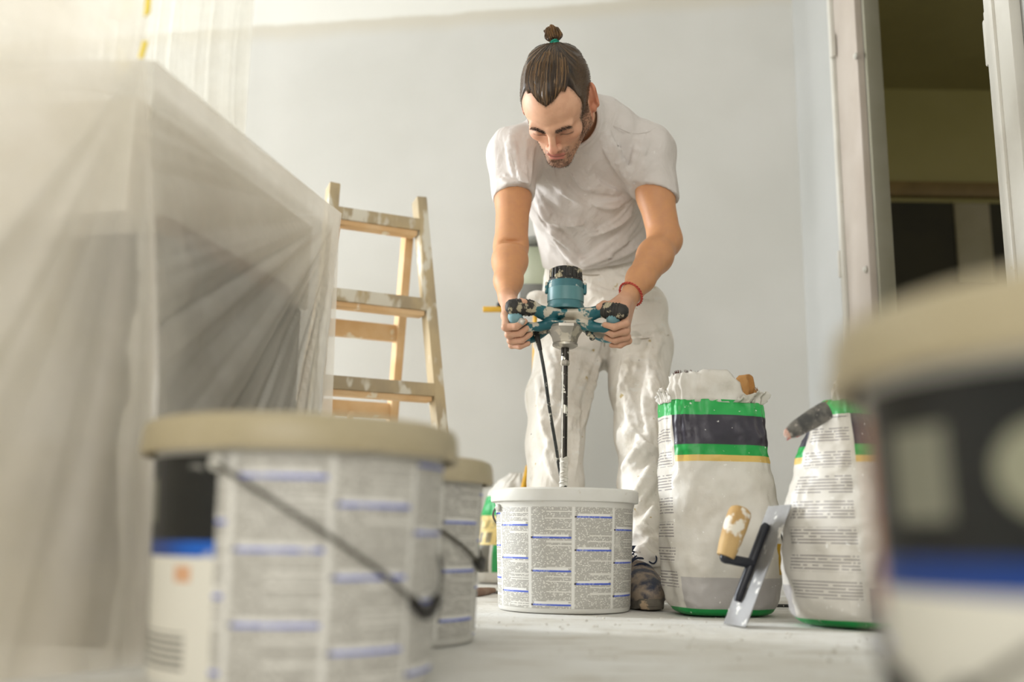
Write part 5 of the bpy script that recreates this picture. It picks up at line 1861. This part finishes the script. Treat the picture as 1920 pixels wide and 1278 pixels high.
# sleeve ends and hem: cut square, then hollowed round the arm
for shd, el, fr, r, tilt in ((J['r_sh'], J['r_el'], 0.475, 0.047, Vector((0.12, 0, 0))), (J['l_sh'], J['l_el'], 0.50, 0.0520, Vector((-0.42, 0, 0)))):
    c = shd + (el - shd) * fr
    n_ = ((el - shd).normalized() + tilt).normalized()
    ax_n = (el - shd).normalized()
    def cutfn(x, y, z, c=c, n_=n_, A_=ax_n):
        px_, py_, pz_ = x - c.x, y - c.y, z - c.z
        tt_ = px_ * A_.x + py_ * A_.y + pz_ * A_.z
        rad_ = np.sqrt((px_ - tt_ * A_.x) ** 2 + (py_ - tt_ * A_.y) ** 2 + (pz_ - tt_ * A_.z) ** 2)
        return np.maximum(-(px_ * n_.x + py_ * n_.y + pz_ * n_.z), rad_ - 0.074)
    SF.s((cutfn, np.array(c) - 0.10, np.array(c) + 0.10), 0.003)
    SF.s(rc(c - n_ * 0.012, c + n_ * 0.05, r, r), 0.002)
hn = Vector((0.16, 0.45, -0.88))
hc_ = P(1092, 500, 2.84)
SF.s(halfspace(hc_, hn, (-0.16, 2.6, 0.80), (0.5, 3.16, 1.06)), 0.004)
V, Fc = SF.mesh()
V = relax(V, Fc, 2)
t = NT('grey_cotton_jersey')
co = t.coord('Object')
c_ = t.mix(t.ramp(t.noise(co, 7, 4), 0.3, 0.7), '#d9d2cd', '#d0c8c2')
c_ = t.mix(t.mul(t.ramp(t.noise(co, 70, 3), 0.70, 0.74), 0.7), c_, '#e9e6e1')
cr = t.math('ABSOLUTE', t.math('SUBTRACT', t.noise(t.coord('Object', (1.0, 1.0, 0.6), (0.3, 0.2, 0.5)), 17, 3, 0.5, 0.6), 0.5))
t.bump(t.math('ADD', t.mul(t.noise(co, 900, 2), 0.5), t.math('ADD', t.mul(t.noise(co, 24, 4), 3.0), t.mul(cr, -9.0))), 0.30, 0.0045)
M_shirt = t.done(c_, 0.85, spec=0.15)
shirt = mesh_obj('t_shirt', V, Fc, M_shirt, man)
MB().tube(RING + [RING[0]], 0.0048, 8, caps=False).build('collar', M_shirt, shirt)
# shoulder seams
for pix in (((1112, 224), (1150, 236), (1185, 250), (1213, 248), (1229, 240)), ((1212, 250), (1200, 285), (1188, 325)), ((955, 250), (958, 290), (972, 335))):
    q = [SF.hit(*p) for p in pix]
    q = [p + Vector((0, -0.0006, 0)) for p in q if p is not None]
    if len(q) > 1:
        MB().tube([Vector(p) for p in spline(q, 6)], 0.0008, 6).build('seam', mottled('seam_thread', '#d2cbc4', '#c6beb7', 30, 0.9), shirt)

# ---- trousers
TF = Field((-0.06, 2.36, 0.02), (0.52, 3.20, 1.06), 0.0048)
TF.u(ecap(J['waist'] + Vector((0, 0, 0.03)), J['hip'], (0.155, 0.115), (0.186, 0.138)), 0.03)
lr = [(1073, 648, 2.92, 0.104, 0.118), (1048, 740, 2.87, 0.093, 0.100), (1041, 830, 2.82, 0.080, 0.090), (1042, 910, 2.79, 0.075, 0.088), (1043, 1000, 2.76, 0.074, 0.090), (1045, 1062, 2.73, 0.072, 0.088)]
ll = [(1194, 648, 2.91, 0.101, 0.118), (1200, 740, 2.83, 0.084, 0.098), (1204, 820, 2.76, 0.072, 0.088), (1207, 900, 2.68, 0.061, 0.080), (1214, 985, 2.58, 0.052, 0.072), (1217, 1066, 2.50, 0.049, 0.068)]
for leg in (lr, ll):
    q = [(P(a, b, c), d, e) for a, b, c, d, e in leg]
    TF.u(ecap(J['hip'] + Vector(((q[0][0].x - J['hip'].x) * 0.6, 0, 0)), q[0][0], (0.115, 0.132), (q[0][1], q[0][2])), 0.03)
    for i in range(len(q) - 1):
        TF.u(ecap(q[i][0], q[i + 1][0], q[i][1:], q[i + 1][1:]), 0.018)
TF.u(ell(P(1010, 558, 2.88), (0.034, 0.040, 0.020)), 0.035)
TF.u(ell(P(1228, 575, 2.87), (0.040, 0.04, 0.06)), 0.03)
TF.op(wobble(0.0032, 30, 8, (-0.06, 2.36, 0.0), (0.52, 3.2, 1.06)), 0.001, 'add')
TF.folds((
    (((1005, 690), (1026, 790), (1048, 880)), 0.012), (((1100, 690), (1064, 780), (1022, 866)), 0.012), (((998, 800), (1030, 858), (1052, 900)), 0.012), (((1085, 760), (1072, 830), (1070, 900)), 0.010),
    (((1180, 672), (1168, 760), (1166, 850)), 0.012), (((1240, 740), (1205, 840), (1172, 880)), 0.013), (((1246, 860), (1206, 920), (1184, 965)), 0.013), (((1246, 940), (1216, 985), (1190, 1012)), 0.011),
    (((1242, 1005), (1206, 1035), (1190, 1042)), 0.010), (((1190, 1020), (1215, 1048), (1245, 1052)), 0.009), (((1230, 690), (1215, 760), (1225, 830)), 0.010),
    (((1130, 652), (1090, 640), (1040, 650)), 0.009), (((1134, 652), (1180, 646), (1245, 640)), 0.009), (((1130, 662), (1108, 706), (1090, 750)), 0.009),
    (((1100, 545), (1150, 560), (1230, 540)), 0.010), (((1030, 545), (1020, 600), (1005, 650)), 0.010), (((1160, 520), (1200, 545), (1240, 560)), 0.010), (((1120, 600), (1170, 625), (1240, 612)), 0.009),
    (((1010, 620), (1040, 700), (1045, 760)), 0.009), (((1120, 700), (1085, 800), (1075, 880)), 0.009), (((1150, 700), (1185, 780), (1200, 860)), 0.010), (((1165, 560), (1120, 580), (1060, 640)), 0.008),
    (((1250, 600), (1225, 680), (1235, 760)), 0.010), (((1172, 800), (1200, 830), (1240, 850)), 0.008), (((1000, 740), (1040, 760), (1090, 770)), 0.007), (((1190, 985), (1215, 1000), (1248, 1030)), 0.008)), 9, 17)
TF.fold(((1134, 640), (1132, 668), (1130, 690)), 0.010, 0.012, 0.0, 's')
# elastic gathers under the shirt hem
i0, i1 = TF.sl((-0.06, 2.5, 0.915), (0.52, 3.2, 0.985)); x, y, z = TF.xyz(i0, i1)
S = np.s_[i0[0]:i1[0], i0[1]:i1[1], i0[2]:i1[2]]
angw = np.arctan2(y - J['waist'].y, x - J['waist'].x)
TF.F[S] += (0.0016 * np.sin(angw * 110) * sst(z, 0.915, 0.93) * sst(z, 0.985, 0.97)).astype(np.float32)
# cuffs cut level and hollow
for leg, cut in ((lr, 0.085), (ll, 0.078)):
    c = P(*leg[-1][:3]); c.z = cut
    TF.s(halfspace(c, (0, 0.18, -1), np.array(c) - 0.13, np.array(c) + (0.13, 0.13, 0.10)), 0.003)
    TF.s(rc(c + Vector((0, 0, -0.05)), c + Vector((0, 0, 0.03)), leg[-1][3] - 0.009, leg[-1][3] - 0.009), 0.002)
V, Fc = TF.mesh()
V = relax(V, Fc, 2)
t = NT('painters_trousers')
co = t.coord('Object')
c_ = t.mix(t.ramp(t.noise(co, 5, 5), 0.3, 0.7), '#efeae2', '#e6dfd4')
c_ = t.mix(t.mul(t.ramp(t.noise(co, 11, 5, 0.65), 0.52, 0.72), 0.45), c_, '#b9ad96')
c_ = t.mix(t.mul(t.ramp(t.noise(t.coord('Object', (1, 1, 2.2)), 17, 5, 0.6), 0.60, 0.68), 0.85), c_, '#ece9e3')
c_ = t.mix(t.mul(t.ramp(t.noise(co, 34, 3), 0.69, 0.72), 0.75), c_, '#b59a4c')
c_ = t.mix(t.mul(t.ramp(t.noise(co, 90, 2), 0.73, 0.76), 0.7), c_, '#6d675c')
cr = t.math('ABSOLUTE', t.math('SUBTRACT', t.noise(t.coord('Object', (1.0, 1.0, 0.5), (0.2, 0.3, 0.2)), 13, 4, 0.5, 0.7), 0.5))
t.bump(t.math('ADD', t.mul(t.noise(co, 700, 2), 0.5), t.math('ADD', t.mul(t.noise(co, 20, 5), 4.0), t.mul(cr, -12.0))), 0.28, 0.005)
M_trous = t.done(c_, 0.85, spec=0.15)
trous = mesh_obj('trousers', V, Fc, M_trous, man)
# side pocket flap edge and fly seam
M_seam = mottled('canvas_seam', '#b8ad9b', '#a89d8b', 30, 0.9)
for pix in (((1182, 637), (1215, 634), (1254, 628)), ((1133, 600), (1134, 630), (1133, 652)), ((1058, 508), (1110, 516), (1180, 508), (1225, 488))):
    q = [TF.hit(*p) for p in pix]
    q = [p + Vector((0, -0.0008, 0)) for p in q if p is not None]
    if len(q) > 1:
        MB().tube([Vector(p) for p in spline(q, 6)], 0.0016, 6).build('seam', M_seam, trous)
# plaster smeared thick below the pocket
for px, py, r in ((1196, 640, 0.012), (1212, 646, 0.009), (1190, 626, 0.010)):
    q = TF.hit(px, py)
    if q:
        pf = Field(np.array(q) - 0.04, np.array(q) + 0.04, 0.003)
        pf.u(ell(q, (r * 1.6, 0.004, r)), 0.004).u(ell(q + Vector((r, 0, -r * 0.5)), (r, 0.004, r * 0.6)), 0.006)
        Vp, Fp = pf.mesh()
        mesh_obj('plaster_smear', Vp, Fp, M_rodwhite, trous)

# ---- bracelet on the left wrist
fo = (J['l_wr'] - J['l_el']).normalized()
Rb = fo.to_track_quat('Z', 'Y').to_matrix()
cb = J['l_wr'] - fo * 0.012
M_brac = mottled('red_cord', '#b5453c', '#c9604e', 80, 0.7)
mb = MB()
for tw_ in (0, PI):
    mb.tube([cb + Rb @ Vector(((0.0290 + 0.0018 * math.cos(a * 14 + tw_)) * math.cos(a), (0.0320 + 0.0018 * math.cos(a * 14 + tw_)) * math.sin(a), 0.0018 * math.sin(a * 14 + tw_) + 0.004 * math.cos(a))) for a in np.linspace(0, 2 * PI, 113)], 0.0017, 6, caps=False)
o = mb.build('bracelet', M_brac, man)
o['label'] = 'red cord bracelet'

# ---- shoes
t = NT('dusty_navy_leather')
co = t.coord('Object')
xyz = t.sep(co)
c_ = t.mix(t.ramp(t.noise(co, 22, 5, 0.6), 0.40, 0.62), '#3c4150', '#9a8a78')
M_shoe = None
t.bump(t.noise(co, 60, 5), 0.4, 0.004)
M_shoe = t.done(c_, 0.6, spec=0.3)
M_sole = mottled('grey_rubber_sole', '#7d766a', '#635d53', 14, 0.7, c3='#b8a083', s3=25, t3=(0.58, 0.64))
M_lace = mottled('navy_lace', '#262d40', '#343c52', 30, 0.8)
M_sock = mottled('navy_sock', '#232a40', '#1c2236', 30, 0.9)
def make_shoe(toe, ang, cuffc):
    """toe: floor point under the toe tip; ang: heading of the toe away from -Y"""
    f_ = Vector((math.sin(ang), -math.cos(ang), 0))
    sd = Vector((f_.y * -1, f_.x, 0))
    def q(l, w, z):
        p = toe - f_ * l + sd * w
        return Vector((p.x, p.y, z))
    fld = Field(np.array(toe) + (-0.24, -0.08, 0), np.array(toe) + (0.24, 0.40, 0.20), 0.003)
    Rs = Matrix((sd, -f_, Vector((0, 0, 1)))).transposed()
    fld.u(ell(q(0.062, 0.0, 0.036), (0.044, 0.064, 0.036), Rs), 0.02)
    fld.u(ell(q(0.12, 0.0, 0.040), (0.043, 0.080, 0.046), Rs), 0.025)
    fld.u(ecap(q(0.10, 0, 0.050), q(0.185, 0, 0.088), (0.034, 0.030), (0.036, 0.034), sd), 0.03)
    fld.u(ell(q(0.225, 0.0, 0.048), (0.038, 0.060, 0.048), Rs), 0.025)
    fld.u(ecap(q(0.215, 0, 0.060), q(0.220, 0, 0.105), (0.037, 0.050), (0.036, 0.046), sd), 0.02)
    fld.s(ecap(q(0.215, 0, 0.098), q(0.218, 0, 0.150), (0.030, 0.038), (0.034, 0.042), sd), 0.004)
    # creases across the vamp and the toe seam
    for l, z in ((0.085, 0.076), (0.100, 0.086), (0.118, 0.094)):
        fld.s(rc(q(l - 0.004, -0.045, z - 0.03), q(l, 0.0, z + 0.002), 0.002, 0.003), 0.004)
        fld.s(rc(q(l, 0.0, z + 0.002), q(l - 0.004, 0.045, z - 0.03), 0.003, 0.002), 0.004)
    fld.s(halfspace(q(0, 0, 0.016), (0, 0, -1), np.array(toe) + (-0.24, -0.08, 0), np.array(toe) + (0.24, 0.4, 0.016)), 0.003)
    Vs, Fs = fld.mesh()
    shoe = mesh_obj('shoe', relax(Vs, Fs, 2), Fs, M_shoe, man)
    # sole
    ol = []
    for k in range(48):
        a = 2 * PI * k / 48
        l = 0.142 - 0.145 * math.cos(a)
        w = 0.0395 * math.copysign(abs(math.sin(a)) ** 0.72, math.sin(a)) * (1.12 if l < 0.13 else (0.90 if l > 0.17 else 1.0))
        ol.append((l, w))
    V_, F_ = [], []
    for z, sc in ((0.0012, 0.96), (0.004, 1.0), (0.018, 1.02), (0.024, 0.99)):
        for l, w in ol:
            V_.append(q(0.142 + (l - 0.142) * sc, w * sc, z + 0.006 * max(0, 1 - l / 0.03) * (z < 0.01)))
    n = 48
    for j in range(3):
        for k in range(n):
            F_.append((j * n + k, j * n + (k + 1) % n, (j + 1) * n + (k + 1) % n, (j + 1) * n + k))
    F_.append(tuple(range(n))[::-1]); F_.append(tuple(range(3 * n, 4 * n)))
    mesh_obj('sole', V_, F_, M_sole, shoe, True, 40)
    # rubber toe bumper
    tb = Field(np.array(toe) + (-0.08, -0.04, 0), np.array(toe) + (0.08, 0.08, 0.06), 0.0025)
    tb.u(ell(q(0.020, 0, 0.016), (0.030, 0.022, 0.020), Rs), 0.004)
    tb.s(halfspace(q(0, 0, 0.002), (0, 0, -1), np.array(toe) + (-0.08, -0.04, 0), np.array(toe) + (0.08, 0.08, 0.004)), 0.002)
    Vb, Fb = tb.mesh()
    mesh_obj('toe_bumper', relax(Vb, Fb, 2), Fb, M_sole, shoe)
    MB().tube([q(0.218, 0, 0.060), q(0.220, 0, 0.14)], [0.035, 0.034], 18).build('sock', M_sock, shoe)
    for i in range(4):
        l, z = 0.118 + 0.020 * i, 0.098 + 0.0125 * i
        MB().tube([Vector(p) for p in spline([q(l + 0.006, -0.028, z - 0.016), q(l, -0.010, z), q(l + 0.004, 0.010, z), q(l + 0.008, 0.028, z - 0.014)], 4)], 0.0024, 6).build('lace', M_lace, shoe)
    for s in (-1, 1):
        k = q(0.160, 0, 0.122)
        MB().tube([Vector(p) for p in spline([k, k + sd * (s * 0.022) + f_ * 0.012 + Vector((0, 0, 0.006)), k + sd * (s * 0.040) + f_ * 0.020 + Vector((0, 0, -0.008)), k + sd * (s * 0.030) + f_ * 0.022 + Vector((0, 0, -0.022)), k + f_ * 0.006], 5)], 0.0020, 6).build('lace_bow', M_lace, shoe)
    return shoe
make_shoe(Vector((P(1218, 1143, 2.275).x + 0.006, 2.275, 0)), 0.06, None)
make_shoe(Vector((P(1042, 1100, 2.52).x - 0.004, 2.51, 0)), -0.10, None)

# ------------------------------------------------------------------ crumbs of plaster on the floor
mb = MB()
for k in range(150):
    x, y = random.uniform(-0.15, 0.75), random.uniform(1.35, 2.12)
    if (Vector((x, y, 0)) - B_C).length < 0.19 or (Vector((x, y, 0)) - Vector((S2.x, S2.y, 0))).length < 0.20:
        continue
    if (Vector((x, y, 0)) - B_2).length < 0.20 or (x < 0.05 and y < 1.8):
        continue
    r = random.uniform(0.0010, 0.0030) * (1.5 if random.random() < 0.08 else 1)
    bm = bmesh.new()
    bmesh.ops.create_icosphere(bm, subdivisions=1, radius=r)
    q = Matrix.Rotation(random.uniform(0, 6), 3, 'Z')
    mb.add([q @ Vector((v.co.x * random.uniform(0.8, 1.5), v.co.y * random.uniform(0.8, 1.3), v.co.z * 0.7)) + Vector((x, y, r * 0.35)) for v in bm.verts], [[v.index for v in f.verts] for f in bm.faces])
    bm.free()
o = mb.build('plaster_crumbs', M_rodwhite)
set_props(o, 'white plaster crumbs scattered on the floor before the bucket and sacks', 'plaster crumbs', None, 'stuff')

# ------------------------------------------------------------------ put every top-level mesh's origin at its base
for o in list(scene.objects):
    if o.type == 'MESH' and o.parent is None and o.get('kind') != 'structure':
        me = o.data
        co = np.empty(len(me.vertices) * 3, np.float32)
        me.vertices.foreach_get('co', co)
        co = co.reshape(-1, 3)
        lo, hi = co.min(0), co.max(0)
        L = Vector(((lo[0] + hi[0]) / 2, (lo[1] + hi[1]) / 2, lo[2]))
        me.vertices.foreach_set('co', (co - np.array(L, np.float32)).ravel())
        me.update()
        o.location = L
        for ch in o.children:
            ch.matrix_parent_inverse = Matrix.Translation(-L)
